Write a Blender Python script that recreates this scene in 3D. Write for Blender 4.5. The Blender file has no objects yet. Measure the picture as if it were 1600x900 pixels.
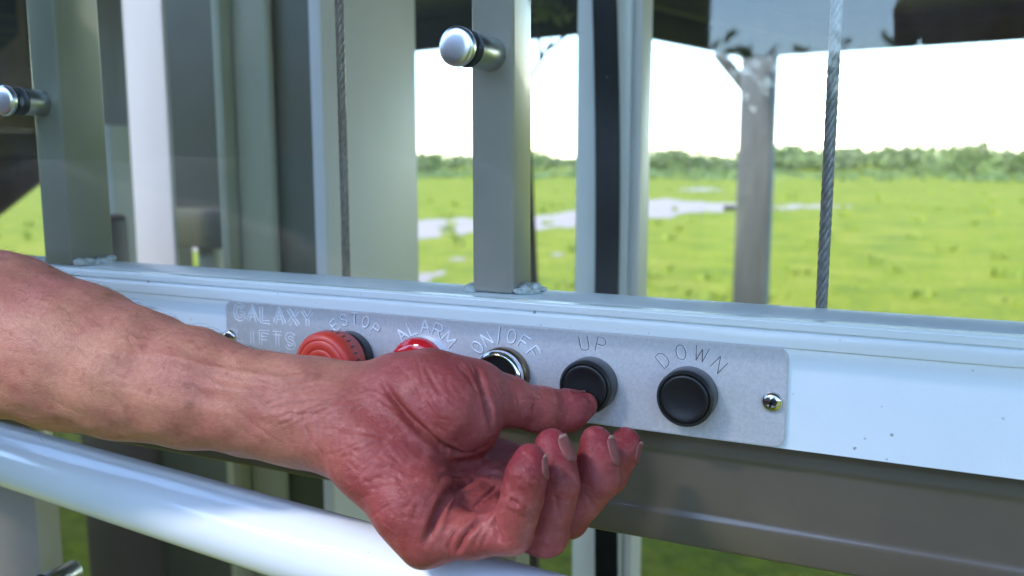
import bpy, bmesh, math, random
import numpy as np
from mathutils import Vector, Matrix

# ------------------------------------------------------------------ camera, sky, sun, exposure
SC = bpy.context.scene
COL = SC.collection
random.seed(7)
RNG = np.random.default_rng(11)
ZC = 1.8                                   # eye height above the field
FOC = 1400.0
PITCH, YAW = math.atan(205 / FOC), math.radians(24.8)
cam = bpy.data.cameras.new('camera')
cam.sensor_width = 36.0
cam.lens = FOC / 1600 * 36
cam.clip_start, cam.clip_end = 0.02, 4000
cam.dof.use_dof = True
cam.dof.focus_distance = 0.445
cam.dof.aperture_fstop = 8.5
camo = bpy.data.objects.new('camera', cam)
COL.objects.link(camo)
camo.location = (0, 0, ZC)
camo.rotation_euler = (math.pi / 2 - PITCH, 0, YAW)
SC.camera = camo

SUN_EL, SUN_AZ = math.radians(47), math.radians(34)      # light travels to +X, +Y and down
LD = Vector((math.cos(SUN_EL) * math.sin(SUN_AZ), math.cos(SUN_EL) * math.cos(SUN_AZ), -math.sin(SUN_EL)))
w = bpy.data.worlds.new('World'); SC.world = w; w.use_nodes = True
nt = w.node_tree
sky = nt.nodes.new('ShaderNodeTexSky'); sky.sky_type = 'NISHITA'; sky.sun_disc = False
sky.sun_elevation = SUN_EL; sky.sun_rotation = math.atan2(-LD.x, -LD.y)
sky.air_density = 1.0; sky.dust_density = 0.2; sky.ozone_density = 3.5
bg = nt.nodes['Background']; bg.inputs['Strength'].default_value = 0.15
nt.links.new(sky.outputs[0], bg.inputs['Color'])
sun = bpy.data.lights.new('sun', 'SUN'); sun.energy = 0.95; sun.angle = math.radians(13); sun.color = (1, .96, .92)
suno = bpy.data.objects.new('sun', sun); COL.objects.link(suno)
suno.rotation_euler = LD.to_track_quat('-Z', 'Y').to_euler(); suno.location = (0, 0, 30)
SC.view_settings.view_transform = 'Standard'; SC.view_settings.look = 'None'
SC.view_settings.exposure = 2.62; SC.view_settings.gamma = 1.0
SC.cycles.use_denoising = True
SC.cycles.max_bounces = 10; SC.cycles.transparent_max_bounces = 16
SC.cycles.sample_clamp_indirect = 6.0

# ------------------------------------------------------------------ points on the place, from the camera's measured pose
V_FW = np.array([-math.sin(YAW) * math.cos(PITCH), math.cos(YAW) * math.cos(PITCH), -math.sin(PITCH)])
V_RT = np.array([math.cos(YAW), math.sin(YAW), 0.0])
V_UP = np.cross(V_RT, V_FW)
def ray(x, y): return V_FW + V_RT * ((x - 800) / FOC) - V_UP * ((y - 450) / FOC)
def at(x, y, Y):                           # point of the wall-parallel plane at distance Y
    d = ray(x, y); return d * (Y / d[1]) + np.array([0, 0, ZC])
def at_depth(x, y, z): return ray(x, y) * z + np.array([0, 0, ZC])
def at_height(x, y, h):                    # point of the level plane h above the eye
    d = ray(x, y); return d * (h / d[2]) + np.array([0, 0, ZC])

# ------------------------------------------------------------------ helpers
def obj(name, bm_or_mesh, mat, parent=None, smooth=False, label=None, cat=None, group=None, kind=None):
    if isinstance(bm_or_mesh, bmesh.types.BMesh):
        me = bpy.data.meshes.new(name)
        bmesh.ops.recalc_face_normals(bm_or_mesh, faces=bm_or_mesh.faces)
        bm_or_mesh.to_mesh(me); bm_or_mesh.free()
    else:
        me = bm_or_mesh
    o = bpy.data.objects.new(name, me); COL.objects.link(o)
    if mat is not None:
        if len(me.materials): me.materials.clear()
        me.materials.append(mat)
    if smooth is True:
        me.polygons.foreach_set('use_smooth', [True] * len(me.polygons))
    elif smooth:
        me.polygons.foreach_set('use_smooth', [True] * len(me.polygons)); me.set_sharp_from_angle(angle=math.radians(smooth))
    if parent is not None: o.parent = parent; o.matrix_parent_inverse = parent.matrix_world.inverted() if False else Matrix.Translation(-parent.location)
    tag(o, label, cat, group, kind)
    return o
def tag(o, label=None, cat=None, group=None, kind=None):
    for k, v in (('label', label), ('category', cat), ('group', group), ('kind', kind)):
        if v: o[k] = v
def thing(name, loc, label, cat, group=None):
    o = bpy.data.objects.new(name, None); COL.objects.link(o); o.location = loc
    o.empty_display_size = .05
    tag(o, label, cat, group); return o
def box_bm(x0, x1, y0, y1, z0, z1, bev=0.0, seg=2, bm=None):
    b = bmesh.new()
    r = bmesh.ops.create_cube(b, size=1)
    for v in b.verts: v.co = Vector(((x0 + x1) / 2 + v.co.x * (x1 - x0), (y0 + y1) / 2 + v.co.y * (y1 - y0), (z0 + z1) / 2 + v.co.z * (z1 - z0)))
    if bev: bmesh.ops.bevel(b, geom=b.edges[:], offset=bev, segments=seg, affect='EDGES', profile=.5)
    return merge(bm, b)
def merge(bm, b):
    if bm is None: return b
    me = bpy.data.meshes.new('tmp'); b.to_mesh(me); b.free(); bm.from_mesh(me); bpy.data.meshes.remove(me); return bm
def beam_bm(p, q, wdt, hgt, bev=0.0, bm=None, roll=0.0):
    p, q = Vector(p), Vector(q); d = q - p; L = d.length
    b = box_bm(-wdt / 2, wdt / 2, -hgt / 2, hgt / 2, 0, L, bev)
    m = d.to_track_quat('Z', 'Y').to_matrix().to_4x4()
    b.transform(Matrix.Translation(p) @ m @ Matrix.Rotation(roll, 4, 'Z'))
    return merge(bm, b)
def tube_bm(pts, rad, n=12, caps=True, bm=None):
    b = bmesh.new() if bm is None else bm
    pts = [Vector(p) for p in pts]; rings = []
    rads = rad if hasattr(rad, '__len__') else [rad] * len(pts)
    t0 = (pts[1] - pts[0]).normalized()
    u = t0.orthogonal().normalized()
    for i, p in enumerate(pts):
        t = (pts[min(i + 1, len(pts) - 1)] - pts[max(i - 1, 0)]).normalized()
        u = (u - t * u.dot(t)).normalized(); v = t.cross(u)
        rings.append([b.verts.new(p + (u * math.cos(2 * math.pi * k / n) + v * math.sin(2 * math.pi * k / n)) * rads[i]) for k in range(n)])
    for a, c in zip(rings, rings[1:]):
        for k in range(n): b.faces.new((a[k], a[(k + 1) % n], c[(k + 1) % n], c[k]))
    if caps:
        b.faces.new(rings[0][::-1]); b.faces.new(rings[-1])
    return b
def lathe_bm(c, prof, n=48, bm=None):
    """profile of (radius, distance toward the viewer) turned round an axis along -Y through c"""
    b = bmesh.new() if bm is None else bm; rings = []
    for r, h in prof:
        if r < 1e-6: rings.append([b.verts.new((c[0], c[1] - h, c[2]))])
        else: rings.append([b.verts.new((c[0] + r * math.cos(2 * math.pi * k / n), c[1] - h, c[2] + r * math.sin(2 * math.pi * k / n))) for k in range(n)])
    for a, d in zip(rings, rings[1:]):
        for k in range(n):
            k2 = (k + 1) % n
            f = [a[k % len(a)], a[k2 % len(a)], d[k2 % len(d)], d[k % len(d)]]
            f = list(dict.fromkeys(f))
            if len(f) > 2: b.faces.new(f)
    return b
def prism_x_bm(prof, x0, x1):
    """a (y, z) outline swept along X"""
    b = bmesh.new()
    A = [b.verts.new((x0, y, z)) for y, z in prof]; B = [b.verts.new((x1, y, z)) for y, z in prof]
    n = len(prof)
    for k in range(n): b.faces.new((A[k], A[(k + 1) % n], B[(k + 1) % n], B[k]))
    b.faces.new(A[::-1]); b.faces.new(B); return b
def round_poly(pts, rs, seg=4):
    out = []
    n = len(pts)
    for i in range(n):
        p, a, c = Vector(pts[i]), Vector(pts[i - 1]), Vector(pts[(i + 1) % n]); r = rs[i] if hasattr(rs, '__len__') else rs
        if r <= 0: out.append(tuple(p)); continue
        da, dc = (a - p).normalized(), (c - p).normalized()
        for s in range(seg + 1):
            t = s / seg; out.append(tuple(p + da * r * (1 - t) ** 2 + dc * r * t ** 2))
    return out

# ------------------------------------------------------------------ materials
def mat(name, col, rough=.5, metal=0.0, var=0.0, scale=8.0, col2=None, bump=0.0, bscale=60.0, stretch=(1, 1, 1), coat=0.0, spec=.5, rvar=0.0, detail=5):
    m = bpy.data.materials.new(name); m.use_nodes = True; t = m.node_tree; N = t.nodes; L = t.links
    p = N['Principled BSDF']
    p.inputs['Base Color'].default_value = (*col, 1); p.inputs['Roughness'].default_value = rough; p.inputs['Metallic'].default_value = metal
    p.inputs['Coat Weight'].default_value = coat; p.inputs['Specular IOR Level'].default_value = spec
    tc = N.new('ShaderNodeTexCoord'); mp = N.new('ShaderNodeMapping'); mp.inputs['Scale'].default_value = stretch
    L.new(tc.outputs['Object'], mp.inputs[0])
    if var or col2:
        nz = N.new('ShaderNodeTexNoise'); nz.inputs['Scale'].default_value = scale; nz.inputs['Detail'].default_value = detail; nz.inputs['Roughness'].default_value = .6
        L.new(mp.outputs[0], nz.inputs['Vector'])
        rp = N.new('ShaderNodeValToRGB'); c2 = col2 or tuple(c * (1 - var) for c in col)
        rp.color_ramp.elements[0].position = .35; rp.color_ramp.elements[1].position = .65
        rp.color_ramp.elements[0].color = (*c2, 1); rp.color_ramp.elements[1].color = (*col, 1)
        L.new(nz.outputs['Fac'], rp.inputs[0]); L.new(rp.outputs[0], p.inputs['Base Color'])
        if rvar:
            mr = N.new('ShaderNodeMapRange'); mr.inputs['To Min'].default_value = rough - rvar; mr.inputs['To Max'].default_value = rough + rvar
            L.new(nz.outputs['Fac'], mr.inputs[0]); L.new(mr.outputs[0], p.inputs['Roughness'])
    if bump:
        nb = N.new('ShaderNodeTexNoise'); nb.inputs['Scale'].default_value = bscale; nb.inputs['Detail'].default_value = 4
        L.new(mp.outputs[0], nb.inputs['Vector'])
        bp = N.new('ShaderNodeBump'); bp.inputs['Strength'].default_value = bump; bp.inputs['Distance'].default_value = .002
        L.new(nb.outputs['Fac'], bp.inputs['Height']); L.new(bp.outputs[0], p.inputs['Normal'])
    return m
def specks(m, scale, thr, col, strength=1.0):
    """small separate stains over a paint: scratches, grit and chips"""
    t = m.node_tree; N = t.nodes; L = t.links; p = N['Principled BSDF']
    tc = N.new('ShaderNodeTexCoord'); vo = N.new('ShaderNodeTexVoronoi'); vo.inputs['Scale'].default_value = scale
    nz = N.new('ShaderNodeTexNoise'); nz.inputs['Scale'].default_value = scale * .35; nz.inputs['Detail'].default_value = 3
    L.new(tc.outputs['Object'], vo.inputs['Vector']); L.new(tc.outputs['Object'], nz.inputs['Vector'])
    wn = N.new('ShaderNodeSeparateColor'); L.new(vo.outputs['Color'], wn.inputs[0])
    c1 = N.new('ShaderNodeMath'); c1.operation = 'GREATER_THAN'; c1.inputs[1].default_value = .9; L.new(wn.outputs[0], c1.inputs[0])
    c2 = N.new('ShaderNodeMath'); c2.operation = 'LESS_THAN'; L.new(vo.outputs['Distance'], c2.inputs[0])
    md = N.new('ShaderNodeMath'); md.operation = 'MULTIPLY'; md.inputs[1].default_value = thr; L.new(wn.outputs[1], md.inputs[0]); L.new(md.outputs[0], c2.inputs[1])
    mu = N.new('ShaderNodeMath'); mu.operation = 'MULTIPLY'; L.new(c1.outputs[0], mu.inputs[0]); L.new(c2.outputs[0], mu.inputs[1])
    mu2 = N.new('ShaderNodeMath'); mu2.operation = 'MULTIPLY'; mu2.inputs[1].default_value = strength; L.new(mu.outputs[0], mu2.inputs[0])
    mx = N.new('ShaderNodeMix'); mx.data_type = 'RGBA'; mx.inputs[7].default_value = (*col, 1)
    src = p.inputs['Base Color'].links[0].from_socket if p.inputs['Base Color'].links else None
    if src: L.new(src, mx.inputs[6])
    else: mx.inputs[6].default_value = p.inputs['Base Color'].default_value
    L.new(mu2.outputs[0], mx.inputs[0]); L.new(mx.outputs[2], p.inputs['Base Color'])

M = {}
M['white'] = mat('white_powder_coat', (.80, .85, .89), .28, var=.05, scale=9, bump=.05, bscale=500, coat=.2)
specks(M['white'], 130, .16, (.25, .24, .22), .8)
specks(M['white'], 310, .2, (.38, .37, .34), .6)
specks(M['white'], 47, .035, (.3, .27, .22), .7)
M['rail_white'] = mat('white_gloss_tube', (.74, .78, .81), .2, var=.05, scale=7, coat=.4)
specks(M['rail_white'], 90, .07, (.3, .28, .26), .8)
specks(M['rail_white'], 240, .12, (.42, .4, .37), .5)
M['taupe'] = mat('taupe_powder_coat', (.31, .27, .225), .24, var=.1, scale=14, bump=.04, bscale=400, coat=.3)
M['greygreen'] = mat('grey_green_paint', (.31, .29, .195), .38, var=.12, scale=6, stretch=(1, 1, .2), bump=.05, bscale=200)
M['lightcol'] = mat('pale_grey_paint', (.56, .51, .50), .4, var=.06, scale=5, stretch=(1, 1, .3))
M['whitepost'] = mat('white_post_paint', (.45, .43, .45), .4, var=.06, scale=6, stretch=(1, 1, .2))
M['dark'] = mat('dark_brown_paint', (.028, .025, .022), .45, var=.3, scale=6)
M['alu'] = mat('blasted_aluminium', (.72, .705, .72), .44, .42, var=.14, scale=700, bump=.06, bscale=1600, rvar=.06)
M['cut_shade'] = mat('engraved_cut_shade', (.16, .16, .18), .4, 1.0)  # shaded wall of a letter cut, put into the colour
M['cut_lit'] = mat('engraved_cut_bright', (.84, .84, .87), .5)  # lit wall of a letter cut, put into the colour
M['steel'] = mat('stainless_steel', (.62, .6, .58), .17, 1.0, var=.15, scale=200)
M['satin'] = mat('satin_aluminium', (.72, .73, .76), .3, 1.0, var=.06, scale=30)
M['spacer'] = mat('brushed_spacer', (.5, .5, .48), .34, 1.0, var=.1, scale=80)
M['rubber'] = mat('black_rubber', (.012, .012, .013), .45, var=.2, scale=200)
M['blackplastic'] = mat('black_button_plastic', (.007, .007, .008), .42, var=.15, scale=150, bump=.06, bscale=1500)
M['blackring'] = mat('grey_black_ring', (.016, .017, .019), .34, var=.15, scale=150, bump=.05, bscale=1500)
M['red'] = mat('red_mushroom_plastic', (.62, .05, .028), .38, var=.12, scale=40, bump=.05, bscale=900)
M['redlens'] = mat('red_lens', (.6, .012, .02), .1, coat=.6)
M['chrome'] = mat('chrome', (.78, .78, .8), .1, 1.0)
M['bronze'] = mat('dull_bronze_ring', (.16, .11, .06), .35, 1.0)
M['rope'] = mat('galvanised_wire', (.25, .24, .23), .45, .7, var=.4, scale=300)
M['ropedark'] = mat('greased_wire', (.20, .16, .125), .35, .45, var=.4, scale=300)
M['belt'] = mat('black_belt', (.009, .009, .0095), .8, var=.3, scale=60, spec=.12)
M['wood'] = mat('weathered_pile_wood', (.18, .18, .175), .8, var=.35, scale=3, stretch=(4, 4, .4), bump=.5, bscale=20)
M['tanwood'] = mat('tan_pile_wood', (.25, .22, .165), .8, var=.3, scale=3, stretch=(4, 4, .4), bump=.5, bscale=20)
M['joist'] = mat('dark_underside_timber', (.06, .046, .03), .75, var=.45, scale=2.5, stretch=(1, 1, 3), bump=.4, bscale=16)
M['stairwood'] = mat('brown_stair_timber', (.21, .145, .12), .7, var=.35, scale=3, bump=.4, bscale=14)
M['weld'] = mat('aluminium_weld', (.60, .64, .63), .5, .15, var=.3, scale=220, bump=.9, bscale=420)
M['darkgreen'] = mat('dark_green_web', (.085, .086, .047), .4, var=.15, scale=6, stretch=(1, 1, .2))
M['paleconc'] = mat('pale_concrete', (.5, .49, .46), .8, var=.12, scale=5, bump=.2, bscale=40)
M['dkpanel'] = mat('dark_green_sheet', (.035, .042, .03), .35, var=.3, scale=4)
M['colpaint'] = mat('white_column_paint', (.8, .76, .74), .4, var=.06, scale=6, stretch=(1, 1, .2))
M['olive'] = mat('dark_olive_paint', (.175, .175, .125), .3, var=.12, scale=14, coat=.2)
M['siding'] = mat('brown_siding', (.085, .068, .052), .7, var=.3, scale=3, stretch=(.4, 4, 4), bump=.3, bscale=20)
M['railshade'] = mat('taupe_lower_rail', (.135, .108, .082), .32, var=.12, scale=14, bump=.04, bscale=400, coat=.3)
M['gravel'] = mat('pale_shell_gravel', (.4, .39, .37), .9, var=.3, scale=30, bump=.6, bscale=60)
M['rust'] = mat('brown_bark', (.11, .062, .04), .85, var=.4, scale=12, bump=.6, bscale=30)

def glass_mat():
    m = bpy.data.materials.new('dusty_glass'); m.use_nodes = True; t = m.node_tree; N = t.nodes; L = t.links
    N.remove(N['Principled BSDF']); out = N['Material Output']
    tr = N.new('ShaderNodeBsdfTransparent'); tr.inputs[0].default_value = (.955, .975, .965, 1)
    gl = N.new('ShaderNodeBsdfGlossy'); gl.inputs['Roughness'].default_value = .0; gl.inputs[0].default_value = (.95, .97, 1, 1)
    lw = N.new('ShaderNodeLayerWeight'); lw.inputs['Blend'].default_value = .5
    pw = N.new('ShaderNodeMath'); pw.operation = 'POWER'; pw.inputs[1].default_value = 5; L.new(lw.outputs['Facing'], pw.inputs[0])
    fr = N.new('ShaderNodeMath'); fr.operation = 'MULTIPLY_ADD'; fr.inputs[1].default_value = .6; fr.inputs[2].default_value = .032; L.new(pw.outputs[0], fr.inputs[0])
    mx = N.new('ShaderNodeMixShader'); L.new(fr.outputs[0], mx.inputs[0]); L.new(tr.outputs[0], mx.inputs[1]); L.new(gl.outputs[0], mx.inputs[2])
    tc = N.new('ShaderNodeTexCoord'); vo = N.new('ShaderNodeTexVoronoi'); vo.inputs['Scale'].default_value = 330
    sp = N.new('ShaderNodeSeparateColor')
    L.new(tc.outputs['Object'], vo.inputs['Vector']); L.new(vo.outputs['Color'], sp.inputs[0])
    nz = N.new('ShaderNodeTexNoise'); nz.inputs['Scale'].default_value = 14; nz.inputs['Detail'].default_value = 6; L.new(tc.outputs['Object'], nz.inputs['Vector'])
    a = N.new('ShaderNodeMath'); a.operation = 'GREATER_THAN'; a.inputs[1].default_value = .72; L.new(sp.outputs[0], a.inputs[0])
    r = N.new('ShaderNodeMath'); r.operation = 'MULTIPLY'; r.inputs[1].default_value = .16; L.new(sp.outputs[1], r.inputs[0])
    b = N.new('ShaderNodeMath'); b.operation = 'LESS_THAN'; L.new(vo.outputs['Distance'], b.inputs[0]); L.new(r.outputs[0], b.inputs[1])
    c = N.new('ShaderNodeMath'); c.operation = 'MULTIPLY'; L.new(a.outputs[0], c.inputs[0]); L.new(b.outputs[0], c.inputs[1])
    d = N.new('ShaderNodeMath'); d.operation = 'MULTIPLY'; d.inputs[1].default_value = .3; L.new(c.outputs[0], d.inputs[0])
    hz = N.new('ShaderNodeMapRange'); hz.inputs['From Min'].default_value = .42; hz.inputs['From Max'].default_value = .75; hz.inputs['To Min'].default_value = .006; hz.inputs['To Max'].default_value = .026
    L.new(nz.outputs['Fac'], hz.inputs[0])
    e = N.new('ShaderNodeMath'); e.operation = 'ADD'; L.new(d.outputs[0], e.inputs[0]); L.new(hz.outputs[0], e.inputs[1])
    df = N.new('ShaderNodeBsdfDiffuse'); df.inputs[0].default_value = (.75, .77, .78, 1)
    m2 = N.new('ShaderNodeMixShader'); L.new(e.outputs[0], m2.inputs[0]); L.new(mx.outputs[0], m2.inputs[1]); L.new(df.outputs[0], m2.inputs[2])
    L.new(m2.outputs[0], out.inputs[0]); return m
M['glass'] = glass_mat()
M['glassedge'] = mat('glass_edge', (.62, .70, .70), .2)

def grass_mat():
    m = bpy.data.materials.new('meadow'); m.use_nodes = True; t = m.node_tree; N = t.nodes; L = t.links; p = N['Principled BSDF']
    p.inputs['Roughness'].default_value = .9; p.inputs['Specular IOR Level'].default_value = .1
    tc = N.new('ShaderNodeTexCoord')
    def noise(s, st=(1, 1, 1), det=6):
        mp = N.new('ShaderNodeMapping'); mp.inputs['Scale'].default_value = st; L.new(tc.outputs['Object'], mp.inputs[0])
        n = N.new('ShaderNodeTexNoise'); n.inputs['Scale'].default_value = s; n.inputs['Detail'].default_value = det; n.inputs['Roughness'].default_value = .65; L.new(mp.outputs[0], n.inputs['Vector']); return n.outputs['Fac']
    def ramp(src, els):
        r = N.new('ShaderNodeValToRGB'); r.color_ramp.elements[0].position = els[0][0]; r.color_ramp.elements[0].color = (*els[0][1], 1)
        r.color_ramp.elements[1].position = els[-1][0]; r.color_ramp.elements[1].color = (*els[-1][1], 1)
        for q, c in els[1:-1]: e = r.color_ramp.elements.new(q); e.color = (*c, 1)
        L.new(src, r.inputs[0]); return r.outputs[0]
    big = ramp(noise(.16, (1, 1, 1)), [(.3, (.12, .16, .006)), (.5, (.22, .24, .007)), (.68, (.28, .26, .02))])
    mid = ramp(noise(.9), [(.3, (.06, .115, .014)), (.48, (.21, .235, .007)), (.72, (.35, .30, .05))])
    mx = N.new('ShaderNodeMix'); mx.data_type = 'RGBA'; mx.inputs[0].default_value = .65; L.new(big, mx.inputs[6]); L.new(mid, mx.inputs[7])
    fine = ramp(noise(9), [(.3, (.5, .55, .45)), (.7, (1.3, 1.22, 1.15))])
    mu = N.new('ShaderNodeMix'); mu.data_type = 'RGBA'; mu.blend_type = 'MULTIPLY'; mu.inputs[0].default_value = 1; L.new(mx.outputs[2], mu.inputs[6]); L.new(fine, mu.inputs[7])
    L.new(mu.outputs[2], p.inputs['Base Color'])
    bp = N.new('ShaderNodeBump'); bp.inputs['Strength'].default_value = .5; bp.inputs['Distance'].default_value = .06; L.new(noise(7), bp.inputs['Height']); L.new(bp.outputs[0], p.inputs['Normal'])
    return m
M['grass'] = grass_mat()
M['sand'] = mat('pale_sand_track', (.37, .28, .225), .9, var=.2, scale=1.2, bump=.4, bscale=6)
M['leaf'] = mat('scrub_leaf', (.20, .26, .055), .7, col2=(.17, .18, .085), scale=.13)
M['leafb'] = mat('pale_scrub_leaf', (.2, .25, .07), .7, col2=(.12, .17, .05), scale=.5)
M['blade'] = mat('grass_blade', (.30, .32, .035), .8, col2=(.22, .27, .02), scale=.6)
M['trunk'] = mat('grey_trunk', (.16, .13, .1), .9, var=.3, scale=4)

# ------------------------------------------------------------------ the lift car: frame, glass and its fixings
D = .429                                                     # front face of the control rail
ZT, ZB = ZC - .0745, ZC - .138
lift = thing('lift_car', (-.2, D + .015, ZB), 'white and taupe metal lift car frame with glass held on round bolts', 'lift')
prof = [(D + .0345, ZT), (D + .0345, ZB), (D, ZB), (D, ZC - .0893), (D - .0012, ZC - .0885), (D - .0014, ZC - .0835), (D - .0008, ZC - .0822), (D + .0007, ZC - .0815),
        (D + .0007, ZC - .0809), (D - .0012, ZC - .0800), (D - .0014, ZC - .0768), (D - .0004, ZC - .0750), (D + .0012, ZT)]
obj('control_rail', prism_x_bm(prof, -1.3, .62), M['white'], lift, smooth=32)
# lower rail: lip, recessed web, lip
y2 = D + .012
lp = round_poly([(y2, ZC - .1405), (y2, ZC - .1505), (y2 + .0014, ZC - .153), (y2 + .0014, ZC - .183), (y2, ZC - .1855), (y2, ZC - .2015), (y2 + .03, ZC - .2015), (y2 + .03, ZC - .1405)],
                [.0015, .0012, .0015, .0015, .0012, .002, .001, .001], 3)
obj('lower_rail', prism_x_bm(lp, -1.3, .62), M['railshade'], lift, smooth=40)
def post(xa, xb, ya, yb, m='taupe'):
    o = obj('post', box_bm(xa, xb, ya, yb, ZT + .0005, ZC + .9, .0022, 3), M[m], lift, smooth=40)
    return o
post(-.2265, -.2015, .4375, .4625)
post(-.556, -.529, .4265, .4625, 'olive')
def weld(x, y, dx, dy, n):
    b = bmesh.new()
    for k in range(n):
        t = k / max(1, n - 1)
        c = Vector((x + dx * t + random.uniform(-.0006, .0006), y + dy * t + random.uniform(-.0006, .0006), ZT + .0008 + .0022 * random.random()))
        r = bmesh.ops.create_icosphere(b, subdivisions=2, radius=.0026 + .001 * random.random())
        s = Vector((1 + .6 * random.random(), 1 + .5 * random.random(), .55 + .5 * random.random()))
        for v in r['verts']: v.co = Vector((v.co.x * s.x, v.co.y * s.y, v.co.z * s.z)) * (1 + random.uniform(-.08, .08)) + c
    obj('weld_bead', b, M['weld'], lift, smooth=True)
weld(-.199, .440, 0, .02, 9); weld(-.229, .440, 0, .02, 7); weld(-.1965, .442, .004, .012, 5)
weld(-.526, .431, 0, .026, 8); weld(-.559, .431, 0, .026, 7)
for xl_, xr_ in ((-.70, -.6065), (-.2265, -.2015)):
    obj('lower_post', box_bm(xl_, xr_, .4415, .4625, ZC - .95, ZC - .2017, .002, 2), M['taupe'], lift, smooth=40)
# glass hung in front of the posts
G0, G1 = .4035, .4095
gp = obj('glass_pane', box_bm(-1.25, .6, G0, G1, ZC - .0715, ZC + .95, .0006, 1), M['glass'], lift)
ge = obj('pane_edge', box_bm(-1.25, .6, G0 + .0002, G1 - .0002, ZC - .0722, ZC - .0712), M['glassedge'], gp)
def standoff(x, z, yb=.4374):
    L_ = yb - .4112
    s = obj('standoff', lathe_bm((x, yb, z), [(0, 0), (.0082, 0), (.0086, .0006), (.0086, L_ - .0006), (.0082, L_), (0, L_)], 40), M['spacer'], lift, smooth=35)
    obj('washer', lathe_bm((x, yb, z), [(.004, L_ + .0002), (.0090, L_ + .0002), (.0092, L_ + .0006), (.0092, L_ + .0013), (.004, L_ + .0013)], 40), M['rubber'], s, smooth=35)
    obj('washer', lathe_bm((x, G0 - .0001, z), [(.004, .0), (.0090, .0), (.0093, .0004), (.0090, .0013), (.0086, .0016), (.004, .0016)], 40), M['rubber'], s, smooth=35)
    obj('cap', lathe_bm((x, G0 - .0018, z), [(.002, 0), (.0086, 0), (.0095, .0005), (.0097, .001), (.0097, .0035), (.0093, .0043), (.0082, .0049), (.005, .0053), (0, .0055)], 48), M['satin'], s, smooth=35)
p = at(768, 85, .4374); standoff(p[0], p[2])
p = at(66, 161, .4264); standoff(p[0], p[2], .4264)
p = at(118, 892, .4374); standoff(p[0], p[2])

# ------------------------------------------------------------------ handrail
ra = at_depth(300, 799, .50)
rd = ray(-1525, 245); rd = Vector((rd[0], rd[1], 0)).normalized()
rp0, rp1 = Vector(ra) + rd * .75, Vector(ra) - rd * .55
hr = thing('handrail', tuple(ra), 'round white tube handrail below the forearm', 'handrail')
obj('tube', tube_bm([rp0 + (rp1 - rp0) * t for t in np.linspace(0, 1, 24)], .0195, 48), M['rail_white'], hr, smooth=60)
for t in (.12,):
    q = rp0 + (rp1 - rp0) * t
    obj('bracket', tube_bm([q, q + Vector((.0, .03, -.02)), q + Vector((0, D + .012 - q.y, -.03))], .007, 14), M['steel'], hr, smooth=60)

# ------------------------------------------------------------------ control panel
PX0, PX1, PZ0, PZ1, PT = -.3945, -.0545, ZC - .1372, ZC - .0887, .0024
PYF = D - PT - .0003                                                   # front of the plate
ZK = ZC - .1155
panel = thing('control_panel', ((PX0 + PX1) / 2, D, PZ0), 'long aluminium push button plate screwed to the white rail', 'control panel')
out = round_poly([(PX0, PZ0), (PX1, PZ0), (PX1, PZ1), (PX0, PZ1)], .0065, 8)
b = bmesh.new()
fr = [b.verts.new((x, PYF, z)) for x, z in out]
f = b.faces.new(fr); r = bmesh.ops.extrude_face_region(b, geom=[f])
bmesh.ops.translate(b, verts=[v for v in r['geom'] if isinstance(v, bmesh.types.BMVert)], vec=(0, PT, 0))
bmesh.ops.bevel(b, geom=[e for e in b.edges if all(abs(v.co.y - PYF) < 1e-6 for v in e.verts)], offset=.0005, segments=2, affect='EDGES')
obj('plate', b, M['alu'], panel, smooth=40)

def push_button(x):
    pb = obj('push_button', lathe_bm((x, PYF, ZK), [(.0095, 0), (.0138, .0), (.0141, .0008), (.0141, .0095), (.0138, .0106), (.0131, .0113), (.0124, .0113), (.0121, .0108), (.0121, .007), (.0095, .007)], 64), M['blackring'], panel, smooth=30)
    obj('button_cap', lathe_bm((x, PYF, ZK), [(.0119, .0072), (.0119, .0108), (.0117, .0114), (.0112, .0118), (.0102, .0118), (.0085, .0112), (.005, .0106), (0, .0104)], 64), M['blackplastic'], pb, smooth=50)
push_button(-.1005); push_button(-.1515)
xo = -.2010
pb = obj('push_button', lathe_bm((xo, PYF, ZK), [(.009, 0), (.0146, 0), (.0148, .0008), (.0148, .0048), (.0142, .0054), (.009, .0054)], 64), M['bronze'], panel, smooth=30, label='button in a chrome ring with black cap')
obj('bezel', lathe_bm((xo, PYF, ZK), [(.010, .0055), (.0139, .0055), (.0143, .0062), (.0143, .0098), (.0138, .0112), (.0128, .0118), (.0119, .0114), (.0115, .0104), (.0113, .008), (.010, .008)], 64), M['chrome'], pb, smooth=40)
obj('button_cap', lathe_bm((xo, PYF, ZK), [(.0111, .0078), (.0111, .0092), (.0107, .0098), (.0085, .0092), (.004, .0087), (0, .0086)], 64), M['blackplastic'], pb, smooth=50)
xa = -.2505
pb = obj('alarm_button', lathe_bm((xa, PYF, ZK), [(.009, 0), (.0154, 0), (.0157, .001), (.0157, .0038), (.0154, .0046), (.0134, .0054), (.009, .0054)], 64), M['satin'], panel, smooth=40, label='red alarm button in a chrome ring')
obj('lens', lathe_bm((xa, PYF, ZK), [(.0150, .0052), (.0168, .0060), (.0170, .0085), (.0165, .0108), (.0148, .0128), (.0115, .0142), (.006, .0149), (0, .0150)], 64), M['redlens'], pb, smooth=60)
xe = -.3000
es = obj('emergency_stop', lathe_bm((xe, PYF, ZK), [(.009, 0), (.0150, 0), (.0153, .0008), (.0153, .006), (.0147, .007), (.0135, .0075), (.0135, .0110), (.009, .0110)], 64), M['blackplastic'], panel, smooth=30, label='red mushroom emergency stop on a black collar')
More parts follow.
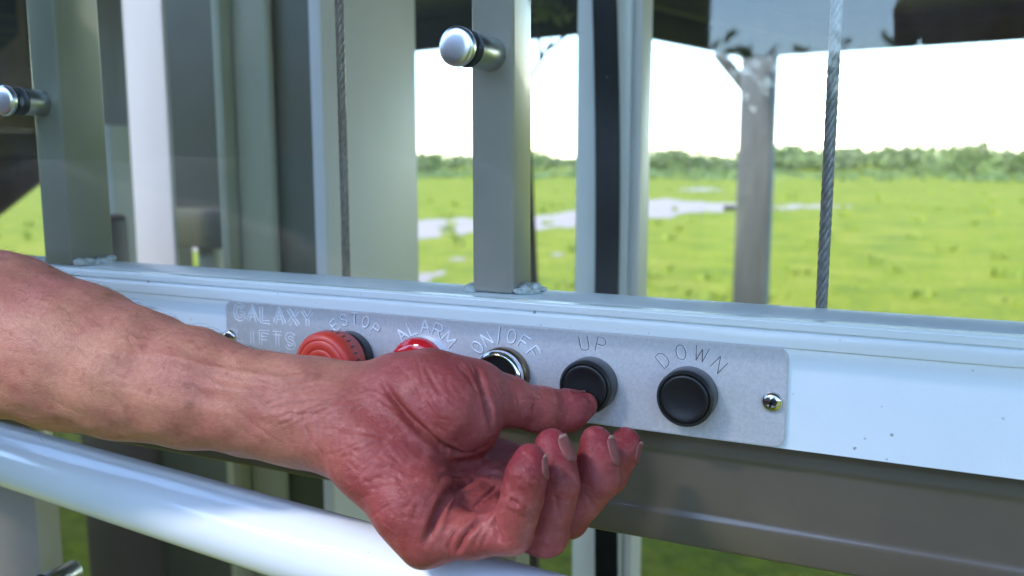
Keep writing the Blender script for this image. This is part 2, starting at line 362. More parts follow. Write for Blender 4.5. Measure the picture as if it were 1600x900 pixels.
obj('mushroom_head', lathe_bm((xe, PYF, ZK), [(.012, .0111), (.0168, .0112), (.0174, .0118), (.0174, .0178), (.0178, .0182), (.0189, .019), (.0192, .021), (.0192, .026), (.0189, .0275), (.0180, .0290), (.0168, .0299), (.0155, .0302), (.0150, .0298), (.0145, .0303), (.0120, .0307), (.0105, .0308), (.0100, .0304), (.0095, .0309), (.006, .0311), (.0055, .0307), (.005, .0311), (0, .0312)], 96), M['red'], es, smooth=50)
nb = bmesh.new()
for k in range(30):
    a = 2 * math.pi * k / 30; rr = .01902
    c = Vector((xe + rr * math.cos(a), PYF - .0215, ZK + rr * math.sin(a)))
    q = box_bm(-.0005, .0005, -.0017, .0017, -.00025, .00025); q.transform(Matrix.Translation(c) @ Matrix.Rotation(-(a - math.pi / 2), 4, 'Y')); nb = merge(nb, q)
obj('grip_notches', nb, M['dark'], es)
for x, rot in ((-.0610, .3), (-.3912, 1.0)):
    z = ZC - .1148 if x > -.2 else ZC - .1115
    hd = lathe_bm((x, PYF, z), [(.0046, 0), (.0049, .0003), (.0049, .0009), (.0045, .0018), (.0035, .0026), (.002, .0031), (0, .0032)], 40)
    so = obj('screw', hd, M['steel'], panel, smooth=60)
    cb = bmesh.new()
    for a in (rot, rot + math.pi / 2):
        q = box_bm(-.0023, .0023, -.0004, .0004, -.00055, .00055); q.transform(Matrix.Translation((x, PYF - .00305, z)) @ Matrix.Rotation(a, 4, 'Y')); cb = merge(cb, q)
    obj('cross_slot', cb, M['rubber'], so)

# engraved stroke lettering
STROKE = {
 'A': [[(0, 0), (.5, 1), (1, 0)], [(.2, .38), (.8, .38)]], 'D': [[(0, 0), (0, 1), (.5, 1), (.85, .85), (1, .5), (.85, .15), (.5, 0), (0, 0)]],
 'E': [[(1, 1), (0, 1), (0, 0), (1, 0)], [(0, .52), (.8, .52)]], 'F': [[(1, 1), (0, 1), (0, 0)], [(0, .52), (.8, .52)]],
 'L': [[(0, 1), (0, 0), (.9, 0)]], 'M': [[(0, 0), (0, 1), (.5, .25), (1, 1), (1, 0)]], 'N': [[(0, 0), (0, 1), (1, 0), (1, 1)]],
 'O': [[(.5 + .5 * math.cos(a), .5 + .5 * math.sin(a)) for a in np.linspace(0, 2 * math.pi, 19)]],
 'P': [[(0, 0), (0, 1), (.65, 1), (.95, .88), (1, .74), (.95, .6), (.65, .48), (0, .48)]],
 'R': [[(0, 0), (0, 1), (.65, 1), (.95, .88), (1, .74), (.95, .6), (.65, .48), (0, .48)], [(.55, .48), (1, 0)]],
 'S': [[(.95, .85), (.75, .97), (.5, 1), (.2, .95), (.04, .77), (.2, .58), (.8, .42), (.97, .23), (.8, .05), (.5, 0), (.22, .03), (.03, .17)]],
 'T': [[(0, 1), (1, 1)], [(.5, 1), (.5, 0)]], 'U': [[(0, 1), (0, .25), (.15, .05), (.5, 0), (.85, .05), (1, .25), (1, 1)]],
 'W': [[(0, 1), (.25, 0), (.5, .85), (.75, 0), (1, 1)]], '/': [[(0, -.1), (1, 1.1)]], 'G': [[(.95, .82), (.75, .97), (.5, 1), (.2, .9), (.03, .5), (.2, .1), (.5, 0), (.8, .05), (.97, .2), (.97, .45), (.6, .45)]],
 'I': [[(.5, 0), (.5, 1)]], 'X': [[(0, 0), (1, 1)], [(0, 1), (1, 0)]], 'Y': [[(0, 1), (.5, .5), (1, 1)], [(.5, .5), (.5, 0)]]}
def groove(b, pts, wd, y, bright=False):
    """a shallow engraved stroke: raised beads, lit and shaded cut walls given by colour"""
    P = [Vector((q[0], y, q[1])) for q in pts]
    for off, rad, mi in (((-wd, .00029, 1), (wd, .00029, 1)) if wd > .0009 else ((0, .00042, 1), (wd * 1.3, .00020, 0)) if bright else ((0, .00024, 0), (wd * 1.2, .00016, 1))):
        Q = []
        for i, p in enumerate(P):
            t = P[min(i + 1, len(P) - 1)] - P[max(i - 1, 0)]; t.normalize()
            nrm = Vector((-t.z, 0, t.x)); nrm = nrm if (wd > .0009 or nrm.x - nrm.z > 0) else -nrm
            Q.append(p + nrm * off)
        n0 = len(b.faces)
        if (P[0] - P[-1]).length > 1e-6 and len(P) < 7:
            for a_, c_ in zip(Q, Q[1:]): tube_bm([a_, c_], rad, 5, True, b)
        else: tube_bm(Q, rad, 5, True, b)
        b.faces.ensure_lookup_table()
        for f in b.faces[n0:]: f.material_index = mi
def lettering(b):
    me = bpy.data.meshes.new('lettering'); me.materials.append(M['cut_shade']); me.materials.append(M['cut_lit'])
    bmesh.ops.recalc_face_normals(b, faces=b.faces); b.to_mesh(me); b.free()
    o = bpy.data.objects.new('lettering', me); COL.objects.link(o); o.parent = panel; o.matrix_parent_inverse = Matrix.Translation(-panel.location); return o
def arc_word(word, xc, R, span, h, wf=.62, bright=True):
    b = bmesh.new(); n = len(word)
    for i, ch in enumerate(word):
        a = (-span / 2 + span * i / (n - 1)) if n > 1 else 0
        a = math.radians(a); lw = h * (wf if ch not in 'W/M' else (.85 if ch != '/' else .4))
        for st in STROKE[ch]:
            pts = []
            for u, v in st:
                lx, lz = (u - .5) * lw, v * h
                pts.append((xc + (R + lz) * math.sin(a) + lx * math.cos(a), ZK + (R + lz) * math.cos(a) - lx * math.sin(a)))
            groove(b, pts, .00036, PYF - .00002, bright)
    return lettering(b)
arc_word('DOWN', -.1005, .0172, 82, .0075, .64, False)
arc_word('UP', -.1515, .0172, 25, .0075, .62, False)
arc_word('ON/OFF', -.2010, .0172, 105, .0075)
arc_word('ALARM', -.2505, .0180, 88, .0075, .72)
arc_word('ESTOP', -.2975, .0192, 78, .0066)
def flat_word(word, x0, z0, h, pitch):
    b = bmesh.new()
    for i, ch in enumerate(word):
        for st in STROKE[ch]:
            groove(b, [(x0 + i * pitch + u * h * .78, z0 + v * h) for u, v in st], .0011, PYF - .00002, True)
    return lettering(b)
flat_word('GALAXY', -.3870, ZC - .1000, .0092, .0104)
flat_word('LIFTS', -.3870, ZC - .1145, .0082, .0098)

# ------------------------------------------------------------------ lift machinery behind the glass
def rope_bm(p, q, R, strands, turns, n=7, steps=260):
    b = bmesh.new(); p, q = Vector(p), Vector(q); d = (q - p); L = d.length; dn = d.normalized(); u = dn.orthogonal().normalized(); v = dn.cross(u)
    rs = R * .44
    for s in range(strands):
        ph = 2 * math.pi * s / strands
        pts = [p + d * t + (u * math.cos(ph + turns * 2 * math.pi * t) + v * math.sin(ph + turns * 2 * math.pi * t)) * (R - rs) for t in np.linspace(0, 1, steps)]
        tube_bm(pts, rs, n, True, b)
    return b
ra_, rb_ = at(1284, 470, .475), at(1294, 10, .475)
obj('wire_rope', rope_bm((ra_[0], .475, ZC - .12), (ra_[0], .475, ZC + .9), .0031, 6, 34), M['rope'], smooth=60,
    label='bright twisted wire rope hanging at right in front of the meadow', cat='wire rope', group='wire ropes of the lift')
ra_ = at(536, 230, .50)
obj('wire_rope', rope_bm((ra_[0], .50, ZC - .12), (ra_[0], .50, ZC + 1.0), .0031, 6, 30), M['ropedark'], smooth=60,
    label='dark greased wire rope hanging in front of the pale column', cat='wire rope', group='wire ropes of the lift')

def column(name, xl, xr, yref, Yf, depth, m, label, cat, z0=0.0, z1=2.85, bev=.006, parts=None, group=None):
    a, b_ = at(xl, yref, Yf)[0], at(xr, yref, Yf)[0]
    return obj(name, box_bm(a, b_, Yf, Yf + depth, z0, z1, bev, 2), m, smooth=40, label=label, cat=cat, group=group)
# mast with a recessed dark web and pale return flange
xl, xr = at(357, 250, .78)[0], at(497, 250, .78)[0]
mast = thing('lift_mast', ((xl + xr) / 2, .85, 0), 'wide grey green lift mast with pale side behind the dark rope', 'lift mast')
xs = at(640, 250, .78)[0]
mdep = .78 * (xr - 0) / (xs) - .78
obj('web', box_bm(xl, xr - .004, .806, .82, 0, 2.8, .002), M['darkgreen'], mast, smooth=40)
obj('flange', box_bm(xr - .004, xr + .012, .775, .78 + mdep, 0, 2.8, .003), M['lightcol'], mast, smooth=40)
obj('flange', box_bm(xl - .012, xl, .775, .90, 0, 2.8, .003), M['greygreen'], mast, smooth=40)
xm = xl + (xr - xl) * .42
obj('guide_rail', box_bm(xl + .0005, xm, .790, .806, 0, 2.8, .008, 3), M['greygreen'], mast, smooth=40)

column('white_post', 203, 265, 250, 1.15, .012, M['whitepost'], 'narrow bright white post left of the grey green mast', 'post')
column('timber_pile', 165, 236, 350, 2.4, .2, M['tanwood'], 'square tan timber pile behind the narrow white post', 'pile')
tp = at(150, 195, 2.2)
obj('concrete_pile', box_bm(at(124, 330, 2.2)[0], at(178, 330, 2.2)[0], 2.2, 2.34, 0, tp[2], .01), M['paleconc'], smooth=40, label='pale concrete pile just right of the left corner post', cat='pile')
sp_ = thing('side_panel', (at(305, 300, 1.3)[0], 1.3, 0), 'dark green panel with cross beam between white post and mast', 'panel')
obj('sheet', box_bm(at(240, 200, 1.3)[0], at(372, 200, 1.3)[0], 1.3, 1.312, at(320, 330, 1.3)[2], 2.8), M['dkpanel'], sp_)
obj('cross_beam', box_bm(at(240, 352, 1.27)[0], at(380, 352, 1.27)[0], 1.25, 1.298, at(320, 386, 1.27)[2], at(320, 326, 1.27)[2], .004), M['darkgreen'], sp_, smooth=40)
obj('strut', box_bm(at(308, 400, 1.3)[0], at(334, 400, 1.3)[0], 1.3, 1.33, 0, at(320, 385, 1.3)[2], .004), M['greygreen'], sp_, smooth=40)
eq = thing('equipment_cabinet', (at(190, 800, .95)[0], 1.02, 0), 'tall black machinery cabinet below the forearm', 'cabinet')
obj('housing', box_bm(at(128, 800, .95)[0], at(252, 800, .95)[0], .95, 1.1, .05, at(157, 470, 1.0)[2], .012, 3), M['dark'], eq, smooth=40)
obj('upright', box_bm(at(148, 370, 1.0)[0], at(166, 370, 1.0)[0], 1.0, 1.05, .06, at(157, 336, 1.0)[2], .012, 3), M['dark'], eq, smooth=40)
# far tower column with belt
cb = thing('belt_column', (at(950, 300, .95)[0], .97, 0), 'pale grey lift column directly behind the black belt', 'column')
xa_, xb_, xc_, xd_ = at(899, 250, .95)[0], at(985, 250, .95)[0], at(1004, 250, .95)[0], 0
obj('front_plate', box_bm(xa_, xb_, .95, .962, 0, 2.8, .003), M['colpaint'], cb, smooth=40)
obj('side_plate', box_bm(xb_ + .0005, xb_ + .012, .947, .985, 0, 2.8, .002), M['lightcol'], cb, smooth=40)
# belt with a slight bow
b = bmesh.new()
rows = []
for k in range(40):
    t = k / 39; y = -60 + t * 1020
    bow = 6 * math.sin(math.pi * min(1, max(0, (y + 60) / 620)))
    pa, pb_ = at(924 + y * .006 + bow * .7, y, .92), at(960 + y * .004 + bow, y, .92)
    rows.append([b.verts.new((pa[0], .92, pa[2])), b.verts.new((pb_[0], .92, pb_[2])), b.verts.new((pb_[0], .925, pb_[2])), b.verts.new((pa[0], .925, pa[2]))])
for r0, r1 in zip(rows, rows[1:]):
    for k in range(4): b.faces.new((r0[k], r0[(k + 1) % 4], r1[(k + 1) % 4], r1[k]))
b.faces.new(rows[0]); b.faces.new(rows[-1][::-1])
obj('drive_belt', b, M['belt'], label='slightly bowed flat black belt running up the pale column', cat='belt')

# ------------------------------------------------------------------ house above on piles
HZ = 0.85
A0, A1 = at_height(640, 81, HZ), at_height(1010, 43, HZ)
B0, B1 = at_height(1200, 88, HZ), at_height(1600, 62, HZ)
ud = Vector(A1 - A0); ud.z = 0; ud.normalize()
ub = Vector(B1 - B0); ub.z = 0; ub.normalize()
nd = Vector((ud.y, -ud.x, 0))
if nd.y > 0: nd = -nd                                               # toward the camera
house = thing('house', (float(A0[0]), float(A0[1]), 0), 'dark timber underside of a house raised on piles', 'house')
Aw, Bw = Vector(A0), Vector(B0)
pileX = Vector(at_height(1150, 90, HZ))
# deck underside: one slab for the near wing, one for the far wing
def slab(corners, z0, z1):
    b = bmesh.new(); lo = [b.verts.new((c.x, c.y, z0)) for c in corners]; hi = [b.verts.new((c.x, c.y, z1)) for c in corners]
    n = len(corners); b.faces.new(lo); b.faces.new(hi[::-1])
    for k in range(n): b.faces.new((lo[k], lo[(k + 1) % n], hi[(k + 1) % n], hi[k]))
    return b
near_y = -.675  # unseen deck edge, placed to limit the sun entering the car
Al, Ar = Aw - ud * 9, Aw + ud * 1.0
split = Aw + ud * ((pileX - Aw).dot(ud))
def to_near(p):                                                      # follow nd to the near edge of the deck
    t = (near_y - p.y) / nd.y; return p + nd * t
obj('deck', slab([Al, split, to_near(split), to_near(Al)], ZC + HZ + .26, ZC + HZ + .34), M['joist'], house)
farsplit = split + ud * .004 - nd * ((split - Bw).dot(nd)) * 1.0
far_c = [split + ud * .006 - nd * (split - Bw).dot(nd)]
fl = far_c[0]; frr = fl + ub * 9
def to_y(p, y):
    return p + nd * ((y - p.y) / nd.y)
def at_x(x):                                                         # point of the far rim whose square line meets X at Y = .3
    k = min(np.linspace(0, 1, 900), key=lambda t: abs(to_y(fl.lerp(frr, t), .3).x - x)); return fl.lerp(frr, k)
h0, h1 = at_x(-2.7), at_x(-1.45)                                     # unseen gap added in the deck so sun reaches the white post
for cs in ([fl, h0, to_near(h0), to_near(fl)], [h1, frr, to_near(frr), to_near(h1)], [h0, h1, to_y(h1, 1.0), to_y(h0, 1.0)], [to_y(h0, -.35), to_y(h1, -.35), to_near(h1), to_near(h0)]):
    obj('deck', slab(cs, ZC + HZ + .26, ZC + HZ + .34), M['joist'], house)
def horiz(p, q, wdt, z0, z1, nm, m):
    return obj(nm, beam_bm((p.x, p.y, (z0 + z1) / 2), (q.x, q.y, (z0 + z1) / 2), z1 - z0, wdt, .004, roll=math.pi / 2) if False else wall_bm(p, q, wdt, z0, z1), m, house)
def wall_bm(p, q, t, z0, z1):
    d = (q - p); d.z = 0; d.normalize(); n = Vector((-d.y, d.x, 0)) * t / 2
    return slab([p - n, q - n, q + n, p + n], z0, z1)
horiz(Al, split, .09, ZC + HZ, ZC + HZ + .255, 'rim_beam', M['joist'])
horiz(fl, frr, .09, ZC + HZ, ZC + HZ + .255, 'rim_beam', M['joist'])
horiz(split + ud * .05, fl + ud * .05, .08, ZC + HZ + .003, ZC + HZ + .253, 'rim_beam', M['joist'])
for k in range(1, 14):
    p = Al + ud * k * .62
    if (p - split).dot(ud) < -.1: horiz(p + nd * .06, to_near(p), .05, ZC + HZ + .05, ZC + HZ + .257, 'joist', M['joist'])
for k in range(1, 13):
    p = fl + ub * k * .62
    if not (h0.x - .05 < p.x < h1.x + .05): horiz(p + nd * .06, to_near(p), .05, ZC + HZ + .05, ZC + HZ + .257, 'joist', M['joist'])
wl = thing('added_wall', (-4.5, -1.9, 0), 'unseen brown boarded wall, added to darken the glass at left', 'wall')  # wall out of view, added so the pane mirrors something dark
obj('sheathing', box_bm(-8, -.62, -1.94, -1.9, 0, 2.85), M['siding'], wl)
for k in range(14):
    obj('board', box_bm(-8, -.62, -1.9, -1.882 + .006 * (k % 2), .2 * k + .002, .2 * k + .2, .003), M['siding'], wl)
# pile and its brace
pb0, pb1 = at_height(1147, 95, HZ), at_height(1199, 95, HZ)
wpile = (Vector(pb1) - Vector(pb0)).length
pc = (Vector(pb0) + Vector(pb1)) / 2 - nd * .2
obj('timber_pile', box_bm(pc.x - wpile / 2, pc.x + wpile / 2, pc.y - .12, pc.y + .12, -.3, ZC + HZ + .25, .01), M['wood'], smooth=40, label='square weathered grey pile under the house by the meadow', cat='pile')
br0 = pc + Vector((-.05, -.02, HZ * 0 - .28)); br1 = pc - ud * .42 + Vector((0, -.02, .06))
br0.z = ZC + HZ - .3; br1.z = ZC + HZ + .12
obj('knee_brace', beam_bm(br0, br1, .08, .1, .004), M['joist'], house)

# stair rising beyond the left corner post
stair = thing('stair', tuple(at(60, 330, 3.2) * np.array([1, 1, 0])), 'dark brown timber stair rising to the right at far left', 'stair')
s0, s1 = Vector(at(-170, 464, 3.9)), Vector(at(330, 69, 3.9))
s0.y = s1.y = 3.2
sd = (s1 - s0)
def stringer(off): 
    n = Vector((0, off, 0)); t = .32
    b = bmesh.new(); P = []
    up = Vector((0, 0, t))
    c = [s0, s1, s1 + up, s0 + up]
    lo = [b.verts.new(v + n) for v in c]; hi = [b.verts.new(v + n + Vector((0, .05, 0))) for v in c]
    b.faces.new(lo); b.faces.new(hi[::-1])
    for k in range(4): b.faces.new((lo[k], lo[(k + 1) % 4], hi[(k + 1) % 4], hi[k]))
    return b
obj('stringer', stringer(0), M['stairwood'], stair); obj('stringer', stringer(.7), M['stairwood'], stair)
NS = 11
for k in range(NS):
    t0 = k / NS; c = s0 + sd * (t0 + .5 / NS); dx = sd.x / NS; dz = sd.z / NS
    obj('tread', box_bm(c.x - dx * .5, c.x + dx * .55, c.y + .051, c.y + .699, c.z + .2, c.z + .24, .004), M['stairwood'], stair)
    obj('riser', box_bm(c.x - dx * .48, c.x - dx * .48 + .025, c.y + .052, c.y + .698, c.z + .2 - dz + .03, c.z + .199), M['stairwood'], stair)
for k in range(9):
    c = s0 + sd * (k + .5) / 9
    obj('baluster', box_bm(c.x - .03, c.x + .03, c.y - .05, c.y - .001, c.z + .1, c.z + 1.15, .004), M['stairwood'], stair)
obj('rail_cap', beam_bm(s0 + Vector((0, -.02, 1.17)), s1 + Vector((0, -.02, 1.17)), .06, .12, .004), M['stairwood'], stair)

# ------------------------------------------------------------------ ground, track, trees
b = bmesh.new()
S = 1500
for x, y in ((-S, -S), (S, -S), (S, S), (-S, S)): b.verts.new((x, y, 0))
b.verts.ensure_lookup_table(); b.faces.new(b.verts)
obj('ground', b, M['grass'], kind='structure')
def ground_at(x, y): return at_height(x, y, -ZC)
def patch(name, up_edge, lo_edge, z, rag=5):
    b = bmesh.new(); n = 120
    def smp(e, t): return np.interp(t, np.linspace(0, 1, len(e)), [q[0] for q in e]), np.interp(t, np.linspace(0, 1, len(e)), [q[1] for q in e])
    A, B = [], []; ph = [random.uniform(0, 6) for _ in range(6)]
    wob = lambda t, k: sum(math.sin(t * f + ph[(i + k) % 6]) / (1 + i * .5) for i, f in enumerate((23, 51, 97))) * rag * .35 + random.uniform(-1, 1) * rag * .22
    for i in range(n):
        t = i / (n - 1); fd = min(1, 8 * min(t, 1 - t) + .1)
        x, y = smp(up_edge, t); q = ground_at(x, y + wob(t, 0) * fd * .7); A.append(b.verts.new((q[0], q[1], z)))
        x, y = smp(lo_edge, t); q = ground_at(x, y + wob(t, 3) * fd); B.append(b.verts.new((q[0], q[1], z)))
    for i in range(n - 1): b.faces.new((A[i], A[i + 1], B[i + 1], B[i]))
    return obj(name, b, M['sand'], kind='structure')
patch('path', [(300, 352), (640, 345), (760, 342), (900, 333), (1010, 312), (1150, 318)], [(300, 392), (640, 372), (760, 364), (900, 353), (1010, 340), (1150, 330)], .006, 6)
patch('sand_patch', [(1130, 322), (1240, 320), (1330, 321)], [(1130, 331), (1240, 326), (1330, 323)], .006, 3)
patch('sand_patch', [(560, 428), (650, 429), (695, 424)], [(560, 455), (650, 449), (697, 426)], .006)
for (x0, y0, w_, h_) in ((1060, 296, 70, 5), (955, 300, 50, 4), (860, 398, 22, 5), (700, 405, 30, 5)):
    patch('sand_patch', [(x0, y0), (x0 + w_ / 2, y0 - h_ / 2), (x0 + w_, y0)], [(x0, y0 + 1), (x0 + w_ / 2, y0 + h_ / 2), (x0 + w_, y0 + 1)], .007, h_ * .5)

def leaf_cloud(n, size, rx, ry, rz, seed, lobes=9):
    r = np.random.default_rng(seed)
    c = np.stack([r.uniform(-.75, .75, lobes) * rx, r.uniform(-.6, .6, lobes) * ry, r.uniform(.25, .8, lobes) * rz], 1); rad = r.uniform(.25, .5, lobes)
    k = r.integers(0, lobes, n); d = r.normal(size=(n, 3)); d /= np.linalg.norm(d, axis=1)[:, None]
    p = c[k] + d * rad[k][:, None] * np.array([rx, ry, rz]) * r.uniform(.55, 1.05, n)[:, None]
    p[:, 2] = np.maximum(p[:, 2], .02)
    a = r.normal(size=(n, 3)); a /= np.linalg.norm(a, axis=1)[:, None]; bb = np.cross(a, r.normal(size=(n, 3))); bb /= np.linalg.norm(bb, axis=1)[:, None]
    s = size * r.uniform(.6, 1.4, n)[:, None]
    v = np.stack([p - a * s, p + bb * s * .45, p + a * s, p - bb * s * .45], 1).reshape(-1, 3)
    return v, np.arange(4 * n).reshape(-1, 4)
def mesh_from(name, v, f):
    me = bpy.data.meshes.new(name); me.vertices.add(len(v)); me.vertices.foreach_set('co', np.asarray(v, np.float32).ravel())
    k = f.shape[1]; me.loops.add(f.size); me.loops.foreach_set('vertex_index', f.ravel().astype(np.int32))
    me.polygons.add(len(f)); me.polygons.foreach_set('loop_start', np.arange(0, f.size, k, dtype=np.int32)); me.polygons.foreach_set('loop_total', np.full(len(f), k, np.int32))
    me.update(calc_edges=True); me.validate(); return me
vs, fs, off = [], [], 0
for i in range(480):
    px = RNG.uniform(-350, 1950) if i < 230 else None; dep = RNG.uniform(105, 165)
    if px is None:                                                    # unseen taller trees, added behind to darken reflections in the pane
        a = RNG.uniform(.9, 2 * math.pi - 1.7); dep = RNG.uniform(38, 47); q = np.array([math.sin(a), math.cos(a)]) * dep; px = 0
    else:
        q = at_depth(px, 290, 1.0) - np.array([0, 0, ZC]); q = np.array([q[0], q[1]]) / math.hypot(q[0], q[1]) * dep
    h = (1.8 + (RNG.uniform(0, 10) + 7 * math.sin(px * .021) * math.sin(px * .0063 + 1) + (7 if px > 1150 else 0)) * dep / 1400) * .95
    if i >= 230: h = RNG.uniform(4.6, 6.4)
    v, f = leaf_cloud(190, .22 * dep / 65 if i < 230 else .45, RNG.uniform(2.5, 6.5), RNG.uniform(2.4, 4.4), max(h, 1.2), 100 + i, 8)
    v += np.array([q[0], q[1], 0]); vs.append(v); fs.append(f + off); off += len(v)
obj('treeline', mesh_from('treeline', np.concatenate(vs), np.concatenate(fs)), M['leaf'], label='low green scrub along the horizon, with unseen taller trees added behind', kind='stuff')
# rough tufts over the near meadow
vs, fs, off = [], [], 0
for i in range(380):
    dep = 6.5 * (9 ** RNG.uniform(0, 1)); px = RNG.uniform(560, 1750) if i % 6 else RNG.uniform(-150, 560)
    q = at_depth(px, 290, 1.0) - np.array([0, 0, ZC]); q = np.array([q[0], q[1]]) / math.hypot(q[0], q[1]) * dep
    if math.sin(q[0] * .9 + 2 * math.sin(q[1] * .35)) * math.sin(q[1] * .7 + q[0] * .3) < RNG.uniform(-.9, .5): continue
    r_ = RNG.uniform(.08, .3); n_ = 16
    a = RNG.uniform(0, 2 * math.pi, n_); rad = r_ * np.sqrt(RNG.uniform(0, 1, n_)); bx, by = q[0] + rad * np.cos(a), q[1] + rad * np.sin(a)
    hh = RNG.uniform(.04, .13, n_) * (1 + .5 * (dep > 15)); lean = RNG.normal(0, .05, (n_, 2)); wv_ = RNG.uniform(.006, .016, n_) * (1 + dep / 14); th = RNG.uniform(0, math.pi, n_)
    base = np.stack([bx, by, np.zeros(n_)], 1); wd_ = np.stack([np.cos(th) * wv_, np.sin(th) * wv_, np.zeros(n_)], 1); tip = base + np.stack([lean[:, 0], lean[:, 1], hh], 1)
    v = np.stack([base - wd_, base + wd_, tip + wd_ * .25, tip - wd_ * .25], 1).reshape(-1, 3); vs.append(v); fs.append(np.arange(4 * n_).reshape(-1, 4) + off); off += len(v)
obj('grass_tufts', mesh_from('grass_tufts', np.concatenate(vs), np.concatenate(fs)), M['blade'], label='rough yellow green tufts in the meadow', kind='stuff')
# tall grass belt in front of the scrub
vs, fs, off = [], [], 0
for i in range(260):
    px = RNG.uniform(200, 1700); dep = RNG.uniform(70, 105)
    q = at_depth(px, 290, 1.0) - np.array([0, 0, ZC]); q = np.array([q[0], q[1]]) / math.hypot(q[0], q[1]) * dep
    v, f = leaf_cloud(30, .2, RNG.uniform(1.2, 3.6), 1.2, RNG.uniform(.2, .5), 900 + i, 4)
    v += np.array([q[0], q[1], 0]); vs.append(v); fs.append(f + off); off += len(v)
obj('tall_grass', mesh_from('tall_grass', np.concatenate(vs), np.concatenate(fs)), M['leafb'], label='tufts of tall grass before the scrub', kind='stuff')
for i, (px, dep, h, lab) in enumerate(((1045, 85, 3.1, 'small round tree rising above the scrub left of the grey pile'), (1075, 88, 2.9, 'bushy tree touching the grey pile above the scrub'), (668, 86, 2.2, 'pale bush in the scrub between mast and main post'), (1520, 84, 3.0, 'broad bush in the scrub at far right'))):
    q = at_depth(px, 290, 1.0) - np.array([0, 0, ZC]); q = np.array([q[0], q[1]]) / math.hypot(q[0], q[1]) * dep
    t = thing('bush', (q[0], q[1], 0), lab, 'bush')
    v, f = leaf_cloud(420, .2, 1.5, 1.3, h * .8, 40 + i, 9); v += np.array([q[0], q[1], h * .18])
    obj('crown', mesh_from('crown', v, f), M['leaf'] if i != 2 else M['leafb'], t)
    obj('trunk', tube_bm([(q[0], q[1], -.1), (q[0] + .1, q[1], h * .3), (q[0], q[1], h * .6)], [.1, .07, .04], 8), M['trunk'], t)
# slender tree beside the main post
tq = at(829, 300, 3.4); tx = tq[0]
tr = thing('slender_tree', (tx, 3.4, 0), 'slender brown tree close behind the right edge of the main post', 'tree')
p1 = at(822, 130, 3.4); p2 = at(862, 62, 3.4); p3 = at(826, 60, 3.4); p4 = at(845, 95, 3.4)
obj('trunk', tube_bm([(at(836, 460, 3.4)[0], 3.4, -.2), (at(834, 440, 3.4)[0], 3.4, at(834, 440, 3.4)[2]), tuple(at(828, 280, 3.4)), tuple(p1)], [.024, .02, .014, .013], 10), M['rust'], tr, smooth=True)
for k, (a_, b2) in enumerate(((p1, p2), (p4, at(838, 40, 3.4)), (p1, at(812, 40, 3.4)), (at(853, 78, 3.4), at(885, 55, 3.4)))):
    obj('branch', tube_bm([tuple(a_), tuple((a_ + b2) / 2 + np.array([.004, 0, -.004])), tuple(b2)], [.01, .008, .006], 8), M['rust'], tr, smooth=True)
v, f = leaf_cloud(120, .03, .13, .1, .16, 77, 6)
lc = at(850, 30, 3.4); v += lc - np.array([0, 0, .02])
obj('crown', mesh_from('crown', v, f), M['leaf'], tr)

# ------------------------------------------------------------------ the person: forearm and hand
H = .00074                                                            # grid step, metres
def cp(px, py, z): return np.array([(px - 800) / FOC * z, -(py - 450) / FOC * z, z]) * 1e-3   # right, up, forward
def cone(P, a, b, r1, r2):
    ba = b - a; l2 = ba @ ba; rr = r1 - r2; a2 = l2 - rr * rr; il2 = 1 / l2
    pa = P - a; y = pa @ ba; z = y - l2
    x2 = ((pa * l2 - y[..., None] * ba) ** 2).sum(-1); y2 = y * y * l2; z2 = z * z * l2
    k = np.sign(rr) * rr * rr * x2
    return np.where(np.sign(z) * a2 * z2 > k, np.sqrt(x2 + z2) * il2 - r2, np.where(np.sign(y) * a2 * y2 < k, np.sqrt(x2 + y2) * il2 - r1, (np.sqrt(x2 * a2 * il2) + y * rr) * il2 - r1))
def smin(a, b, k):
    if k <= 0: return np.minimum(a, b)
    h = np.maximum(k - np.abs(a - b), 0) / k
    return np.minimum(a, b) - h * h * k * .25
# chains: (px, py, depth mm, radius mm)
ARM = [(-520, 390, 540, 50), (-180, 476, 492, 47), (0, 522, 466, 41.5), (110, 556, 456, 37), (200, 583, 449, 32.5), (300, 607, 442, 28.5), (400, 631, 434, 24.6), (472, 645, 428, 23)]
BODY = [  # (chain, blend)
 (ARM, .010),
 ([(472, 645, 428, 23), (540, 674, 418, 20.5), (590, 722, 401, 18.5), (641, 792, 388, 15.5), (662, 838, 384, 11.5)], .012),
 ([(540, 655, 418, 19), (612, 705, 406, 15), (655, 762, 396, 13)], .012),          # hypothenar
 ([(480, 638, 432, 20.5), (560, 658, 428, 16.5), (725, 800, 408, 11.5)], .012),
 ([(500, 642, 436, 18), (770, 768, 426, 11.5)], .012),
 ([(520, 640, 438, 17), (700, 690, 442, 12), (808, 736, 441, 11)], .012),
 ([(672, 832, 389, 11), (725, 802, 405, 11.5), (770, 768, 422, 11.5), (806, 738, 439, 11)], .010),                                  # knuckle row
 ([(500, 645, 432, 18), (562, 629, 431, 15.5), (622, 613, 425, 17.5), (672, 610, 418, 18.3), (738, 613, 420, 14.8)], .012),                                  # thumb metacarpal
 ([(630, 632, 414, 18), (695, 637, 408, 18.5), (733, 655, 411, 14.5), (742, 672, 415, 10.5)], .010),                                                            # thenar mound
]
THUMB = [(738, 610, 421, 13.6), (790, 627, 428, 11.6), (845, 641, 437, 11.0), (884, 643, 444, 10.2), (913, 634, 448, 6.7)]
